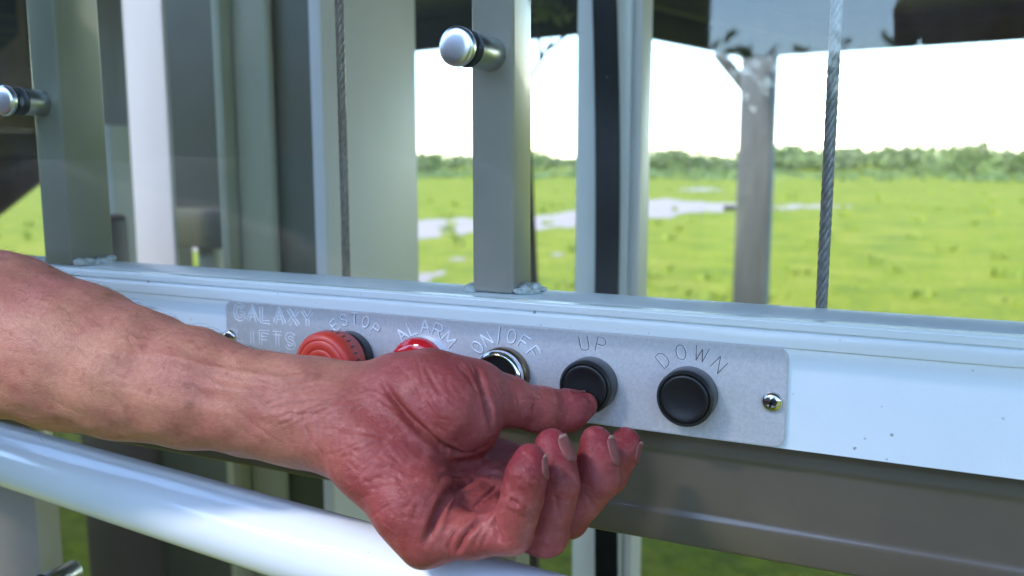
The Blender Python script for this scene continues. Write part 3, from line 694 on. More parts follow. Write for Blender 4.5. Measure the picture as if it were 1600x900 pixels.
FINGERS = [
 [(664, 838, 386, 11), (735, 838, 380, 9.2), (798, 830, 376, 9.3), (808, 803, 372.5, 8.3), (816, 776, 369, 8.3), (822, 742, 368, 8.0), (828, 717, 369, 6.4)],
 [(725, 802, 405, 11), (795, 822, 396, 9.4), (852, 834, 390, 9.8), (864, 796, 388.5, 8.6), (873, 758, 388, 8.7), (868, 722, 390, 8.5), (862, 694, 392, 7.2)],
 [(770, 768, 422, 11.5), (830, 800, 416, 10.2), (886, 806, 412, 10), (911, 779, 410, 8.9), (933, 752, 408, 9.1), (934, 720, 409, 9), (933, 692, 411, 7.8)],
 [(806, 738, 439, 11), (850, 775, 436, 10), (905, 786, 433, 9.6), (950, 742, 432, 8.8), (967, 712, 433, 8.3), (979, 690, 435, 7.2)],
]
lo = np.array([-.43, -.142, .350]); hi = np.array([.075, .085, .572])
DIM = np.ceil((hi - lo) / H).astype(int)
AX = [lo[i] + np.arange(DIM[i]) * H for i in range(3)]
def add(field, chain, kc, ko):
    """the chain's own field over the box it can reach, blended into field with ko"""
    pts = [cp(*c[:3]) for c in chain]; rs = [c[3] * 1e-3 for c in chain]; mg = .016
    mn = np.min([p - r for p, r in zip(pts, rs)], 0) - mg; mx = np.max([p + r for p, r in zip(pts, rs)], 0) + mg
    i0 = np.clip(((mn - lo) / H).astype(int), 0, DIM); i1 = np.clip(((mx - lo) / H).astype(int) + 1, 0, DIM)
    sub = np.full(tuple(i1 - i0), .05, np.float32)
    for a, b, r1, r2 in zip(pts, pts[1:], rs, rs[1:]):
        mn = np.minimum(a - r1, b - r2) - mg; mx = np.maximum(a + r1, b + r2) + mg
        j0 = np.clip(((mn - lo) / H).astype(int) , i0, i1); j1 = np.clip(((mx - lo) / H).astype(int) + 1, i0, i1)
        if np.any(j1 <= j0): continue
        P = np.stack(np.meshgrid(*[AX[i][j0[i]:j1[i]] for i in range(3)], indexing='ij'), -1)
        d = cone(P, a, b, r1, r2).astype(np.float32)
        s = tuple(slice(j0[i] - i0[i], j1[i] - i0[i]) for i in range(3))
        sub[s] = smin(sub[s], d, kc)
    s = tuple(slice(i0[i], i1[i]) for i in range(3))
    field[s] = smin(field[s], sub, ko)
body = np.full(tuple(DIM), .05, np.float32)
for ch, k in BODY: add(body, ch, .006, k)
add(body, THUMB, .004, .006)
fing = np.full(tuple(DIM), .05, np.float32)
for ch in FINGERS: add(fing, ch, .0035, .0012)
body = smin(body, fing, .006); del fing

def surface_nets(f):
    S = f < 0
    act = np.zeros(tuple(np.array(f.shape) - 1), bool); allin = np.ones_like(act)
    for dx in (0, 1):
        for dy in (0, 1):
            for dz in (0, 1):
                q = S[dx:f.shape[0] - 1 + dx, dy:f.shape[1] - 1 + dy, dz:f.shape[2] - 1 + dz]; act |= q; allin &= q
    act &= ~allin
    I = np.argwhere(act); idx = np.full(act.shape, -1, np.int32); idx[tuple(I.T)] = np.arange(len(I))
    C = np.array([[dx, dy, dz] for dx in (0, 1) for dy in (0, 1) for dz in (0, 1)])
    val = np.stack([f[I[:, 0] + c[0], I[:, 1] + c[1], I[:, 2] + c[2]] for c in C], 1)
    acc = np.zeros((len(I), 3)); cnt = np.zeros(len(I))
    for i in range(8):
        for j in range(i + 1, 8):
            if np.abs(C[i] - C[j]).sum() != 1: continue
            m = (val[:, i] < 0) != (val[:, j] < 0)
            t = val[m, i] / (val[m, i] - val[m, j])
            acc[m] += C[i] + t[:, None] * (C[j] - C[i]); cnt[m] += 1
    V = I + acc / cnt[:, None]
    F = []
    for ax in range(3):
        u, v = (ax + 1) % 3, (ax + 2) % 3
        a = np.moveaxis(S, ax, 0); e = np.moveaxis(a[:-1] != a[1:], 0, ax)
        E = np.argwhere(e); E = E[(E[:, u] > 0) & (E[:, v] > 0)]
        ok = np.ones(len(E), bool)
        for q in (u, v): ok &= E[:, q] < act.shape[q]
        E = E[ok]; flip = S[tuple(E.T)]
        def cell(du, dv):
            Q = E.copy(); Q[:, u] -= du; Q[:, v] -= dv; return idx[tuple(Q.T)]
        q = np.stack([cell(1, 1), cell(0, 1), cell(0, 0), cell(1, 0)], 1)
        q[~flip] = q[~flip][:, ::-1]; F.append(q)
    F = np.concatenate(F); F = F[(F >= 0).all(1)]
    return V, F
V, Fq = surface_nets(body)
V = lo + V * H
# keep the one connected body, then relax the steps of the grid
ed = np.concatenate([Fq[:, [0, 1]], Fq[:, [1, 2]], Fq[:, [2, 3]], Fq[:, [3, 0]]])
deg = np.bincount(ed[:, 0], minlength=len(V)) + np.bincount(ed[:, 1], minlength=len(V))
def relax(V, w):
    s = np.zeros_like(V)
    for c in range(3): s[:, c] = np.bincount(ed[:, 0], V[ed[:, 1], c], len(V)) + np.bincount(ed[:, 1], V[ed[:, 0], c], len(V))
    return V + w * (s / np.maximum(deg, 1)[:, None] - V)
for _ in range(4): V = relax(V, .6); V = relax(V, -.35)
def normals(V):
    n = np.cross(V[Fq[:, 2]] - V[Fq[:, 0]], V[Fq[:, 3]] - V[Fq[:, 1]]); o = np.zeros_like(V)
    for k in range(4):
        for c in range(3): o[:, c] += np.bincount(Fq[:, k], n[:, c], len(V))
    return o / np.maximum(np.linalg.norm(o, axis=1), 1e-12)[:, None]
def depth_map(V):
    px = 800 + FOC * V[:, 0] / V[:, 2]; py = 450 - FOC * V[:, 1] / V[:, 2]
    g = np.full((400, 300), 9.0); ix = np.clip((px / 4).astype(int) + 60, 0, 399); iy = np.clip((py / 4).astype(int), 0, 299)
    np.minimum.at(g, (ix, iy), V[:, 2]); return g
DM = depth_map(V)
def on_skin(px, py):
    i, j = int(px / 4) + 60, int(py / 4); z = np.median([DM[a, b] for a in (i - 1, i, i + 1) for b in (j - 1, j, j + 1) if DM[a, b] < 8] or [.43]); return cp(px, py, z * 1e3)
def chaikin(P, n=2):
    for _ in range(n):
        Q = [P[0]]
        for a, b in zip(P, P[1:]): Q += [(.75 * a[0] + .25 * b[0], .75 * a[1] + .25 * b[1]), (.25 * a[0] + .75 * b[0], .25 * a[1] + .75 * b[1])]
        P = Q + [P[-1]]
    return P
def crease(V, Nn, disp, pts, depth, width, puff=.13, taper=True):
    P = chaikin(pts); L = []
    for a, b in zip(P, P[1:]):
        m = max(2, int(math.hypot(a[0] - b[0], a[1] - b[1]) / 1.6))
        for t in np.linspace(0, 1, m, endpoint=False): L.append(on_skin(a[0] + (b[0] - a[0]) * t, a[1] + (b[1] - a[1]) * t))
    L = np.array(L); n = len(L)
    if n > 6: L[2:-2] = (L[:-4] + L[1:-3] + L[2:-2] + L[3:-1] + L[4:]) / 5
    R = width * 5
    sel = np.where(((V > L.min(0) - R) & (V < L.max(0) + R)).all(1))[0]
    if len(sel) == 0: return
    best = np.full(len(sel), 9.0); bi = np.zeros(len(sel), int)
    for k in range(n):
        d = ((V[sel] - L[k]) ** 2).sum(1); m = d < best; best[m] = d[m]; bi[m] = k
    d = np.sqrt(best); t = bi / max(1, n - 1)
    a = np.clip(np.minimum(t, 1 - t) * 5, .15, 1) if taper else 1.0
    disp[sel] += depth * a * (-np.exp(-(d / width) ** 2) + puff * np.exp(-((d - 2.2 * width) / (1.1 * width)) ** 2))
Nn = normals(V); disp = np.zeros(len(V))
CR = [ # pixel polylines, depth mm, width mm
 ([(596, 592), (606, 612), (626, 640), (650, 665), (685, 698), (722, 712), (752, 706), (768, 690)], 4.2, 1.6),
 ([(580, 612), (608, 634), (640, 660), (672, 690), (700, 715)], 1.2, 1.0),
 ([(566, 602), (588, 606), (604, 618)], .7, .8),
 ([(745, 572), (752, 590), (760, 620), (766, 648), (770, 664)], 2.4, 1.6),
 ([(726, 560), (738, 575), (750, 605)], .8, .8), ([(712, 566), (735, 590), (748, 618)], .6, .8),
 ([(664, 850), (676, 822), (692, 785), (705, 762), (735, 748), (765, 745)], 3.8, 1.6),
 ([(713, 866), (722, 842), (740, 818), (768, 800)], 2.4, 1.2), ([(700, 860), (708, 840), (716, 825)], .9, .9),
 ([(770, 806), (772, 826), (781, 846)], 2.2, 1.0), ([(796, 780), (803, 788), (812, 791)], 1.5, .9),
 ([(690, 740), (720, 745), (760, 738), (792, 742)], 1.1, 1.2), ([(775, 712), (752, 722), (728, 742)], .6, .9),
 ([(500, 670), (530, 672), (570, 676), (640, 690)], .55, .8), ([(540, 708), (570, 700), (606, 688)], .5, .8), ([(612, 770), (640, 764), (668, 758)], .5, .7), ([(575, 735), (610, 728), (640, 726)], .35, .8),
 ([(644, 588), (655, 606), (668, 630), (676, 645)], .5, .7), ([(620, 568), (640, 590), (658, 616)], .35, .7), ([(660, 570), (680, 600), (692, 630)], .3, .8),
 ([(440, 600), (470, 594), (510, 586)], .6, 1.0), ([(430, 620), (470, 604), (520, 596)], .5, 1.0), ([(445, 585), (480, 580), (505, 574)], .4, .9), ([(490, 640), (484, 670), (490, 705)], .4, 1.0), ([(500, 655), (494, 690), (502, 716)], .3, .9),
 ([(838, 604), (846, 614), (850, 622)], .5, .7), ([(820, 600), (828, 612), (834, 622)], .4, .7), ([(858, 606), (864, 614)], .4, .7), ([(836, 628), (834, 650), (832, 668)], .45, .9), ([(880, 630), (872, 652), (874, 668)], .3, 1.0),
 ([(556, 760), (585, 748), (612, 740)], .3, .7), ([(640, 820), (650, 800), (655, 780)], .35, .8), ([(628, 800), (640, 786), (650, 772)], .3, .7), ([(690, 800), (702, 780), (716, 768)], .35, .8),
 ([(865, 772), (872, 790), (876, 812)], .5, .9), ([(912, 770), (924, 786), (930, 796)], .4, .9),
]
rc = np.random.default_rng(21)
def family(n, x0, x1, y0, y1, ang, spread, l0, l1, d0, d1, w0_=.55, w1_=.85):
    for _ in range(n):
        x, y = rc.uniform(x0, x1), rc.uniform(y0, y1); a = math.radians(ang + rc.normal() * spread); L = rc.uniform(l0, l1); bend = rc.normal() * .25
        P = [(x + math.cos(a + bend * (t - .5)) * L * (t - .5), y + math.sin(a + bend * (t - .5)) * L * (t - .5) + rc.normal() * 1.2) for t in (0, .33, .66, 1)]
        CR.append((P, rc.uniform(d0, d1), rc.uniform(w0_, w1_)))
family(26, 620, 740, 565, 680, 58, 10, 30, 90, .15, .4)              # thenar
family(10, 600, 720, 565, 660, 12, 14, 25, 60, .12, .25)
family(34, 500, 650, 660, 810, -14, 16, 25, 85, .15, .42)            # heel of the hand
family(20, 520, 650, 690, 830, 48, 14, 20, 60, .12, .34)
family(16, 430, 560, 575, 660, -18, 10, 40, 110, .2, .5, .7, 1.0)    # wrist
family(10, 470, 530, 640, 735, 80, 10, 30, 60, .15, .35, .7, 1.0)
family(22, 690, 800, 705, 800, -32, 18, 20, 70, .2, .55)             # hollow of the palm
family(12, 690, 770, 780, 860, -62, 10, 25, 60, .2, .5)
family(18, 765, 905, 600, 670, 64, 10, 18, 42, .12, .34)             # thumb
family(10, 760, 840, 585, 625, 24, 10, 25, 55, .15, .35)
family(14, 790, 845, 705, 815, 20, 18, 14, 34, .12, .34)             # little finger
family(14, 850, 900, 690, 830, 15, 18, 14, 34, .12, .3)
family(14, 905, 960, 680, 800, 15, 18, 14, 34, .12, .3)
family(40, 20, 430, 470, 680, 28, 14, 40, 120, .08, .22, .8, 1.3)    # forearm
for pts, dm, wm in CR: crease(V, Nn, disp, pts, -dm * -1e-3, wm * 1e-3)
VE = [ # raised tendons and veins
 ([(250, 555), (330, 575), (400, 590), (470, 592)], 1.5, 2.6), ([(300, 600), (380, 612), (440, 612)], .9, 2.8), ([(120, 540), (220, 560), (310, 560)], .8, 3.2), ([(380, 640), (430, 652), (480, 655)], .6, 3.0), ([(200, 620), (300, 640), (390, 640)], .4, 4.0)]
for pts, dm, wm in VE: crease(V, Nn, disp, pts, -dm * 1e-3, wm * 1e-3, .1)
V = V + Nn * disp[:, None]
V = relax(V, .12)
# soft unevenness of flesh
wv = V * 1000
disp = (np.sin(wv[:, 0] * .19 + 1.3 * np.sin(wv[:, 1] * .13)) * np.sin(wv[:, 1] * .23 + 1.1 * np.sin(wv[:, 2] * .17)) * np.sin(wv[:, 2] * .21 + wv[:, 0] * .07)) * .00055
Nn = normals(V); V = V + Nn * disp[:, None]
# redness: forearm tan to palm and fingertips pink
tips = [cp(*ch[-1][:3]) for ch in FINGERS] + [cp(*THUMB[-2][:3])]
pxv = 800 + FOC * V[:, 0] / V[:, 2]; pyv = 450 - FOC * V[:, 1] / V[:, 2]
ax_ = V[:, 0] * .93 - (V[:, 1]) * .36                                   # along the arm
w0 = cp(440, 640, 430); w1 = cp(590, 690, 410)
red = np.clip((ax_ - (w0[0] * .93 - w0[1] * .36)) / ((w1[0] - w0[0]) * .93 - (w1[1] - w0[1]) * .36), 0, 1); red = red * red * (3 - 2 * red) * .75
for tp in tips: red += .3 * np.exp(-((V - tp) ** 2).sum(1) / .013 ** 2)
red = np.clip(red, 0, 1)
# palm side pink, back of the hand browner
def skin_mat():
    m = bpy.data.materials.new('skin'); m.use_nodes = True; t = m.node_tree; N = t.nodes; L = t.links; p = N['Principled BSDF']
    tc = N.new('ShaderNodeTexCoord'); at_ = N.new('ShaderNodeAttribute'); at_.attribute_name = 'redness'
    def noise(s, det=4, st=(1, 1, 1), rot=(0, 0, 0)):
        mp = N.new('ShaderNodeMapping'); mp.inputs['Scale'].default_value = st; mp.inputs['Rotation'].default_value = rot; L.new(tc.outputs['Object'], mp.inputs[0])
        n = N.new('ShaderNodeTexNoise'); n.inputs['Scale'].default_value = s; n.inputs['Detail'].default_value = det; n.inputs['Roughness'].default_value = .6; L.new(mp.outputs[0], n.inputs['Vector']); return n.outputs['Fac']
    def mix(fac, a, b, mode='MIX'):
        x = N.new('ShaderNodeMix'); x.data_type = 'RGBA'; x.blend_type = mode
        for s, v in ((0, fac), (6, a), (7, b)):
            if isinstance(v, (int, float)): x.inputs[s].default_value = v
            elif isinstance(v, tuple): x.inputs[s].default_value = (*v, 1)
            else: L.new(v, x.inputs[s])
        return x.outputs[2]
    def rng(src, a, b, c, d):
        r = N.new('ShaderNodeMapRange'); r.inputs['From Min'].default_value = a; r.inputs['From Max'].default_value = b; r.inputs['To Min'].default_value = c; r.inputs['To Max'].default_value = d; L.new(src, r.inputs[0]); return r.outputs[0]
    arm = mix(rng(noise(38, 5), .4, .65, 0, 1), (.53, .235, .15), (.45, .165, .12))
    arm = mix(rng(noise(14, 3), .42, .62, 0, .55), arm, (.36, .115, .09))
    arm = mix(rng(noise(150, 3), .57, .75, 0, .6), arm, (.34, .105, .075))
    palm = mix(rng(noise(45, 5), .35, .65, 0, 1), (.31, .045, .055), (.205, .016, .024))
    palm = mix(rng(noise(160, 4), .52, .70, 0, .65), palm, (.41, .11, .11))
    c = mix(at_.outputs['Fac'], arm, palm)
    c = mix(rng(noise(420, 3), .35, .65, 0, .5), c, mix(1.0, c, (.74, .64, .66), 'MULTIPLY'))
    # freckles
    vo = N.new('ShaderNodeTexVoronoi'); vo.inputs['Scale'].default_value = 75; L.new(tc.outputs['Object'], vo.inputs['Vector'])
    sp = N.new('ShaderNodeSeparateColor'); L.new(vo.outputs['Color'], sp.inputs[0])
    m1 = rng(vo.outputs['Distance'], .10, .24, 1, 0); g = N.new('ShaderNodeMath'); g.operation = 'GREATER_THAN'; g.inputs[1].default_value = .8; L.new(sp.outputs[0], g.inputs[0])
    mm = N.new('ShaderNodeMath'); mm.operation = 'MULTIPLY'; L.new(m1, mm.inputs[0]); L.new(g.outputs[0], mm.inputs[1])
    inv = N.new('ShaderNodeMath'); inv.operation = 'SUBTRACT'; inv.inputs[0].default_value = .55; inv.use_clamp = True; L.new(at_.outputs['Fac'], inv.inputs[1])
    mf = N.new('ShaderNodeMath'); mf.operation = 'MULTIPLY'; L.new(mm.outputs[0], mf.inputs[0]); L.new(inv.outputs[0], mf.inputs[1])
    c = mix(mf.outputs[0], c, (.20, .075, .045))
    L.new(c, p.inputs['Base Color'])
    p.inputs['Roughness'].default_value = .45; p.inputs['Specular IOR Level'].default_value = .28
    p.inputs['Subsurface Weight'].default_value = .12; p.inputs['Subsurface Radius'].default_value = (1, .3, .18); p.inputs['Subsurface Scale'].default_value = .0035
    n1 = noise(420, 3); n2 = noise(900, 2, (1, .25, 1), (0, 0, .8)); n3 = noise(140, 3, (.35, 1, 1), (0, .4, -.5))
    vb = N.new('ShaderNodeTexVoronoi'); vb.inputs['Scale'].default_value = 900; vb.feature = 'DISTANCE_TO_EDGE'; L.new(tc.outputs['Object'], vb.inputs['Vector'])
    s1 = N.new('ShaderNodeMath'); s1.operation = 'ADD'; L.new(n1, s1.inputs[0]); L.new(n2, s1.inputs[1])
    s2 = N.new('ShaderNodeMath'); s2.operation = 'ADD'; L.new(s1.outputs[0], s2.inputs[0]); L.new(n3, s2.inputs[1])
    s3 = N.new('ShaderNodeMath'); s3.operation = 'ADD'; L.new(s2.outputs[0], s3.inputs[0]); L.new(vb.outputs['Distance'], s3.inputs[1])
    wl = N.new('ShaderNodeTexVoronoi'); wl.inputs['Scale'].default_value = 360; wl.feature = 'DISTANCE_TO_EDGE'
    mpw = N.new('ShaderNodeMapping'); mpw.inputs['Scale'].default_value = (.55, 1.5, 1); mpw.inputs['Rotation'].default_value = (0, .3, .6); wn_ = N.new('ShaderNodeTexNoise'); wn_.inputs['Scale'].default_value = 60; wn_.inputs['Detail'].default_value = 3
    va = N.new('ShaderNodeVectorMath'); va.operation = 'MULTIPLY_ADD'; va.inputs[1].default_value = (.02, .02, .02); L.new(tc.outputs['Object'], wn_.inputs['Vector']); L.new(wn_.outputs['Color'], va.inputs[0]); L.new(tc.outputs['Object'], va.inputs[2])
    L.new(va.outputs[0], mpw.inputs[0]); L.new(mpw.outputs[0], wl.inputs['Vector'])
    wr = rng(wl.outputs['Distance'], 0, .09, 0, 1)
    s4 = N.new('ShaderNodeMath'); s4.operation = 'MULTIPLY_ADD'; s4.inputs[1].default_value = .5; L.new(wr, s4.inputs[0]); L.new(s3.outputs[0], s4.inputs[2]); s3 = s4
    bp = N.new('ShaderNodeBump'); bp.inputs['Strength'].default_value = .5; bp.inputs['Distance'].default_value = .00035; L.new(s3.outputs[0], bp.inputs['Height']); L.new(bp.outputs[0], p.inputs['Normal'])
    return m
M['skin'] = skin_mat()
RW = np.stack([V_RT, V_UP, V_FW])                                       # camera frame to world
VW = V @ RW + np.array([0, 0, ZC])
org = cp(440, 640, 430) @ RW + np.array([0, 0, ZC])
pm = mesh_from('person', VW - org, Fq)
at2 = pm.attributes.new('redness', 'FLOAT', 'POINT'); at2.data.foreach_set('value', red.astype(np.float32))
person = obj('person', pm, M['skin'], smooth=True, label='person reaching in with bare left forearm, thumb pressing the up button', cat='person')
person.location = org
# fine hairs on the forearm
M['armhair'] = mat('arm_hair', (.17, .115, .07), .5)
hb = bmesh.new(); rr_ = np.random.default_rng(5)
cand = np.where((pxv > -60) & (pxv < 430) & (V[:, 2] < .52))[0]
wt = np.clip(.12 + Nn[cand, 1], .02, 1) * (pxv[cand] < 430); wt /= wt.sum()
adir = np.array([.93, -.36, -.05])
for v0 in rr_.choice(cand, 520, replace=False, p=wt):
    p0, n0_ = V[v0], Nn[v0]; d0 = adir - n0_ * (adir @ n0_) * .8 + n0_ * .35 + rr_.normal(size=3) * .25 - np.array([0, .25, 0]); d0 /= np.linalg.norm(d0); L0 = rr_.uniform(.004, .010)
    pts_ = [p0 - n0_ * .0003, p0 + d0 * L0 * .5 + n0_ * .0006, p0 + d0 * L0 - n0_ * .0006]
    tube_bm([Vector(q @ RW + np.array([0, 0, ZC]) - org) for q in pts_], [.00007, .00006, .00003], 3, False, hb)
hm = bpy.data.meshes.new('arm_hair'); hb.to_mesh(hm); hb.free(); hm.materials.append(M['armhair'])
ho = bpy.data.objects.new('arm_hair', hm); COL.objects.link(ho); ho.parent = person; ho['kind'] = 'stuff'
# finger nails
M['nail'] = mat('finger_nail', (.25, .078, .07), .42, var=.2, scale=200, spec=.25)
M['nailtip'] = mat('nail_free_edge', (.36, .21, .17), .45)
def nail(base, tip, face, wd, r, name='fingernail'):
    """a curved plate on the back of the end joint: base and tip on its axis, face the way it looks"""
    t = (tip - base); L = np.linalg.norm(t); t = t / L; f = face - t * (face @ t); f /= np.linalg.norm(f); s = np.cross(t, f)
    nu, nv = 14, 11; g = []
    near = np.where(((V - (base + tip) / 2) ** 2).sum(1) < .02 ** 2)[0]; VN = V[near]; NN = Nn[near]
    for i in range(nu + 1):
        u = i / nu
        hw = wd * (1 - abs(2 * min(u, .93) - 1) ** 3.2) ** (1 / 2.4) if u < .5 else wd * (1 - max(0, (u - .80) / .22) ** 2.2 * .62)
        hw = max(hw, wd * .30)
        for j in range(nv + 1):
            a = (j / nv * 2 - 1) * hw / r
            q = base + t * (L * u) + f * (r * math.cos(a)) + s * r * math.sin(a)
            d2 = ((VN - q) ** 2).sum(1); wgt = np.exp(-d2 / .0011 ** 2) + 1e-9 * (d2 == d2.min()); wgt /= wgt.sum()
            sk = (VN * wgt[:, None]).sum(0); nn = (NN * wgt[:, None]).sum(0); nn /= np.linalg.norm(nn)
            g.append(sk + nn * (.00055 - .0004 * abs(j / nv * 2 - 1) ** 4) + t * (.0012 * max(0, u - .88) / .12))
    G = np.array(g) @ RW + np.array([0, 0, ZC]); b = bmesh.new(); vv = [b.verts.new(q - org) for q in G]
    for i in range(nu):
        for j in range(nv):
            k = i * (nv + 1) + j; b.faces.new((vv[k], vv[k + 1], vv[k + nv + 2], vv[k + nv + 1]))
    bmesh.ops.recalc_face_normals(b, faces=b.faces)
    me = bpy.data.meshes.new(name); b.to_mesh(me); b.free(); me.materials.append(M['nail']); me.materials.append(M['nailtip'])
    for p_ in me.polygons: p_.material_index = 1 if p_.index // nv >= nu - 1 else 0; p_.use_smooth = True
    o = bpy.data.objects.new(name, me); COL.objects.link(o); o.parent = person
    md = o.modifiers.new('thick', 'SOLIDIFY'); md.thickness = .0006; md.offset = 0
    return o
def fc(x, y, z): return np.array([x, y, z], float)                      # face direction: right, up, forward
nail(cp(826, 742, 368), cp(832, 708, 369), fc(.97, .05, -.3), .0046, .0073)
nail(cp(874, 726, 390), cp(863, 684, 392), fc(.80, .2, -.62), .0056, .0083)
nail(cp(938, 728, 409), cp(936, 682, 411), fc(.88, .02, -.5), .0058, .0087)
nail(cp(972, 716, 434), cp(985, 686, 436), fc(.72, -.5, -.5), .0054, .0081)
nail(cp(886, 641, 444), cp(918, 634, 448), fc(-.05, .9, .45), .0066, .0098)

# ------------------------------------------------------------------ the rest of the bodies, standing in the car just outside the picture
def body_mesh(chains, h=.007, kc=.03):
    A = np.array([c[:3] for ch, k in chains for c in ch]); r = max(c[3] for ch, k in chains for c in ch)
    l0 = A.min(0) - r - .05; d = np.ceil((A.max(0) + r + .05 - l0) / h).astype(int)
    ax = [l0[i] + np.arange(d[i]) * h for i in range(3)]
    f = np.full(tuple(d), .3, np.float32)
    for ch, k in chains:
        for a, b in zip(ch, ch[1:]):
            pa, pb, ra, rb = np.array(a[:3], float), np.array(b[:3], float), a[3], b[3]
            if abs(ra - rb) > .9 * np.linalg.norm(pa - pb): rb = ra
            mn = np.minimum(pa - ra, pb - rb) - .06; mx = np.maximum(pa + ra, pb + rb) + .06
            i0 = np.clip(((mn - l0) / h).astype(int), 0, d); i1 = np.clip(((mx - l0) / h).astype(int) + 1, 0, d)
            s = tuple(slice(i0[i], i1[i]) for i in range(3))
            P = np.stack(np.meshgrid(*[ax[i][s[i]] for i in range(3)], indexing='ij'), -1)
            f[s] = smin(f[s], cone(P, pa, pb, ra, rb).astype(np.float32), k)
    v, q = surface_nets(f); return l0 + v * h, q
def figure(X, Y, face, elbow_l, hand_l, elbow_r, hand_r, floor, skin_hands=True):
    """chains of a standing adult: hips, legs, torso, arms; face is the heading in radians from +Y toward +X"""
    c, s = math.cos(face), math.sin(face)
    def w(a, b, z, r): return (X + a * c + b * s, Y - a * s + b * c, floor + z, r)      # a to the figure's right, b forward
    legs = [([w(sd * .09, 0, .93, .105), w(sd * .10, .01, .50, .07), w(sd * .10, -.02, .10, .05), w(sd * .11, -.03, .06, .05)], .03) for sd in (-1, 1)]
    feet = [([w(sd * .11, -.05, .05, .045), w(sd * .13, .13, .04, .038)], .03) for sd in (-1, 1)]
    torso = [([w(-.07, 0, .98, .125), w(.07, 0, .98, .125)], .05), ([w(0, 0, .98, .14), w(0, .01, 1.2, .135), w(0, 0, 1.33, .13)], .05), ([w(-.11, .0, 1.28, .11), w(.11, .0, 1.28, .11)], .05),
             ([w(-.17, 0, 1.385, .06), w(.17, 0, 1.385, .06)], .05)]
    sh = [w(-.19, 0, 1.37, .06), w(.19, 0, 1.37, .06)]
    head = [([w(0, -.01, 1.36, .065), w(0, .01, 1.5, .06)], .03), ([w(0, .0, 1.64, .098), w(0, .045, 1.57, .065)], .03), ([w(0, .05, 1.53, .042), w(0, .075, 1.525, .03)], .02),
            ([w(0, .095, 1.62, .014), w(0, .118, 1.585, .014)], .01), ([w(-.03, .085, 1.632, .017), w(.03, .085, 1.632, .017)], .012), ([w(-.02, .09, 1.548, .012), w(.02, .09, 1.548, .012)], .008)]
    head += [([w(sd * .098, -.01, 1.62, .016), w(sd * .1, -.015, 1.585, .012)], .008) for sd in (-1, 1)]
    up_l = [([sh[0], (*elbow_l, .045)], .04)]; up_r = [([sh[1], (*elbow_r, .045)], .04)]
    lo_l = [([(*elbow_l, .043), (*hand_l, .027)], .02)] if hand_l is not None else []
    lo_r = [([(*elbow_r, .043), (*hand_r, .027)], .02)] if hand_r is not None else []
    return legs, feet, torso, head, up_l, lo_l, up_r, lo_r, w
def grow(chs, g): return [([(a, b, c_, r + g) for a, b, c_, r in ch], k) for ch, k in chs]
def child_mesh(name, V, F, m, par):
    o = obj(name, mesh_from(name, V - np.array(par.location), F), m, smooth=True); o.parent = par; return o
def hand_chains(p, d, up):
    """a loosely curled hand: palm, four fingers and a thumb"""
    d = d / np.linalg.norm(d); s = np.cross(d, up); s /= np.linalg.norm(s); n = np.cross(s, d); C = [([(*(p), .025), (*(p + d * .06), .022)], .02)]
    for k, L in enumerate((.075, .085, .08, .062)):
        q = p + d * .085 + s * (k - 1.5) * .021
        C.append(([(*(p + d * .03 + s * (k - 1.5) * .016), .016), (*q, .0105)], .012)); C.append(([(*q, .0105), (*(q + d * L * .45 - n * L * .3), .009)], .003)); C.append(([(*(q + d * L * .45 - n * L * .3), .009), (*(q + d * L * .45 - n * L * .75), .0075)], .003))
    C.append(([(*(p + d * .02), .016), (*(p + d * .05 - s * .045 - n * .01), .012), (*(p + d * .085 - s * .05 - n * .02), .0095)], .008)); return C
FLOOR = .34
M['shirt'] = mat('faded_navy_shirt', (.035, .045, .07), .85, var=.25, scale=20, bump=.3, bscale=120)
M['tee'] = mat('grey_tee_shirt', (.16, .17, .18), .85, var=.2, scale=20, bump=.3, bscale=120)
M['trousers'] = mat('khaki_trousers', (.16, .13, .09), .85, var=.2, scale=20, bump=.3, bscale=120)
M['shoe'] = mat('brown_shoe', (.06, .04, .03), .6)
M['hair'] = mat('grey_brown_hair', (.06, .045, .035), .7, var=.4, scale=90, bump=.6, bscale=200)
def dress(par, parts, shirt_mat, hat=None):
    legs, feet, torso, head, up_l, lo_l, up_r, lo_r, w = parts
    V_, F_ = body_mesh(grow(torso, .012) + grow([([c for c in [ch[0], tuple(np.array(ch[0]) * .3 + np.array(ch[1]) * .7)]], k) for ch, k in up_l + up_r], .014), .008); child_mesh('shirt', V_, F_, shirt_mat, par)
    V_, F_ = body_mesh(grow(legs, .014) + grow(torso[:1], .006), .009); child_mesh('trousers', V_, F_, M['trousers'], par)
    for ft in feet: V_, F_ = body_mesh(grow([ft], .006), .006); child_mesh('shoe', V_, F_, M['shoe'], par)
    V_, F_ = body_mesh([([w(0, -.012, 1.66, .103), w(0, -.035, 1.61, .088)], .03)], .006); child_mesh('hair', V_, F_, M['hair'], par)
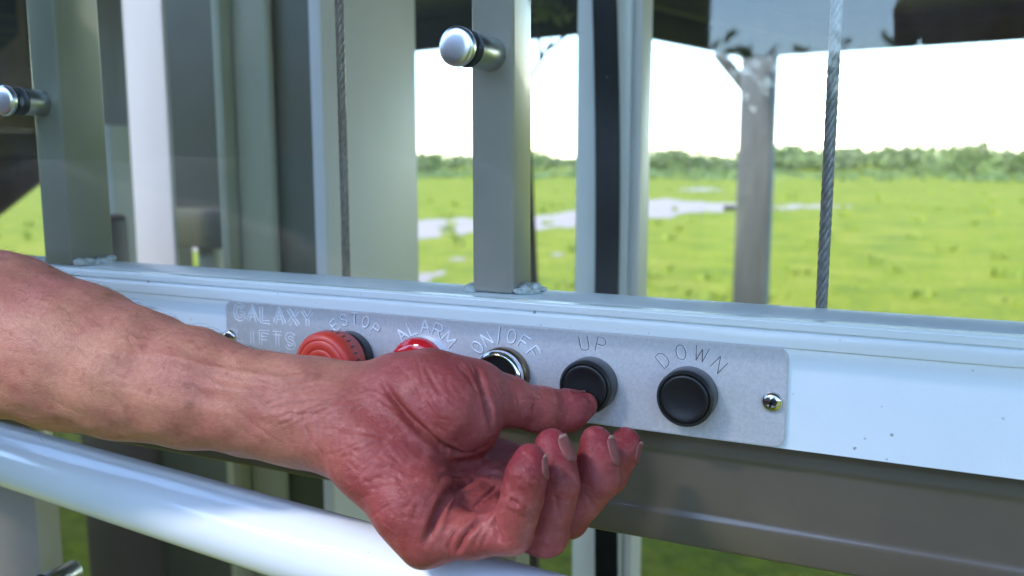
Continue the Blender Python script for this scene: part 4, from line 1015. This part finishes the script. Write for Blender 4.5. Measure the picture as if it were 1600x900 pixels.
# the owner of the arm: its upper arm and body go on past the edge of the picture
el = cp(-520, 390, 540) @ RW + np.array([0, 0, ZC])
PA = figure(el[0] - .02, el[1] - .42, .75, tuple(el), None, (el[0] + .12, el[1] - .75, FLOOR + 1.1), (el[0] + .25, el[1] - .72, FLOOR + .86), FLOOR)
ce = cp(-100, 498, 480) @ RW + np.array([0, 0, ZC])
chs = PA[0] + PA[2] + PA[3] + PA[4] + [([(*el, .047), (*ce, .041)], .03)] + PA[6] + PA[7] + hand_chains(np.array(PA[7][0][0][1][:3]), np.array([.3, .2, -1.]), np.array([0, 1, .2]))
V_, F_ = body_mesh(chs, .006)
# one skin: the coarse body joins the finely made forearm inside the elbow
n0 = len(VW); allV = np.concatenate([VW, V_]) - org; allF = np.concatenate([Fq, F_ + n0])
pm2 = mesh_from('person', allV, allF); a2 = pm2.attributes.new('redness', 'FLOAT', 'POINT'); a2.data.foreach_set('value', np.concatenate([red, np.full(len(V_), .1)]).astype(np.float32))
pm2.polygons.foreach_set('use_smooth', [True] * len(pm2.polygons)); pm2.materials.append(M['skin']); person.data = pm2; bpy.data.meshes.remove(pm)
dress(person, PA, M['tee'])
# the photographer, mirrored faintly in the pane and shading the right of the rail
PP = figure(.065, -.27, -.1, (-.20, -.22, FLOOR + 1.10), (-.07, -.09, FLOOR + 1.38), (.34, -.22, FLOOR + 1.10), (.13, -.06, FLOOR + 1.36), FLOOR)
V_, F_ = body_mesh(PP[0] + PP[2] + PP[3] + PP[4] + PP[5] + PP[6] + PP[7] + hand_chains(np.array([-.07, -.09, FLOOR + 1.38]), np.array([.3, .05, .9]), np.array([0, -1, .3])) + hand_chains(np.array([.13, -.06, FLOOR + 1.36]), np.array([-.3, .05, .9]), np.array([0, -1, .3])), .006)
ph = obj('person', mesh_from('person', V_ - np.array([.065, -.27, FLOOR]), F_), M['skin'], smooth=True, label='photographer in navy shirt, seen as a dark reflection in the pane at upper right', cat='person')
ph.location = (.065, -.27, FLOOR)
dress(ph, PP, M['shirt'])
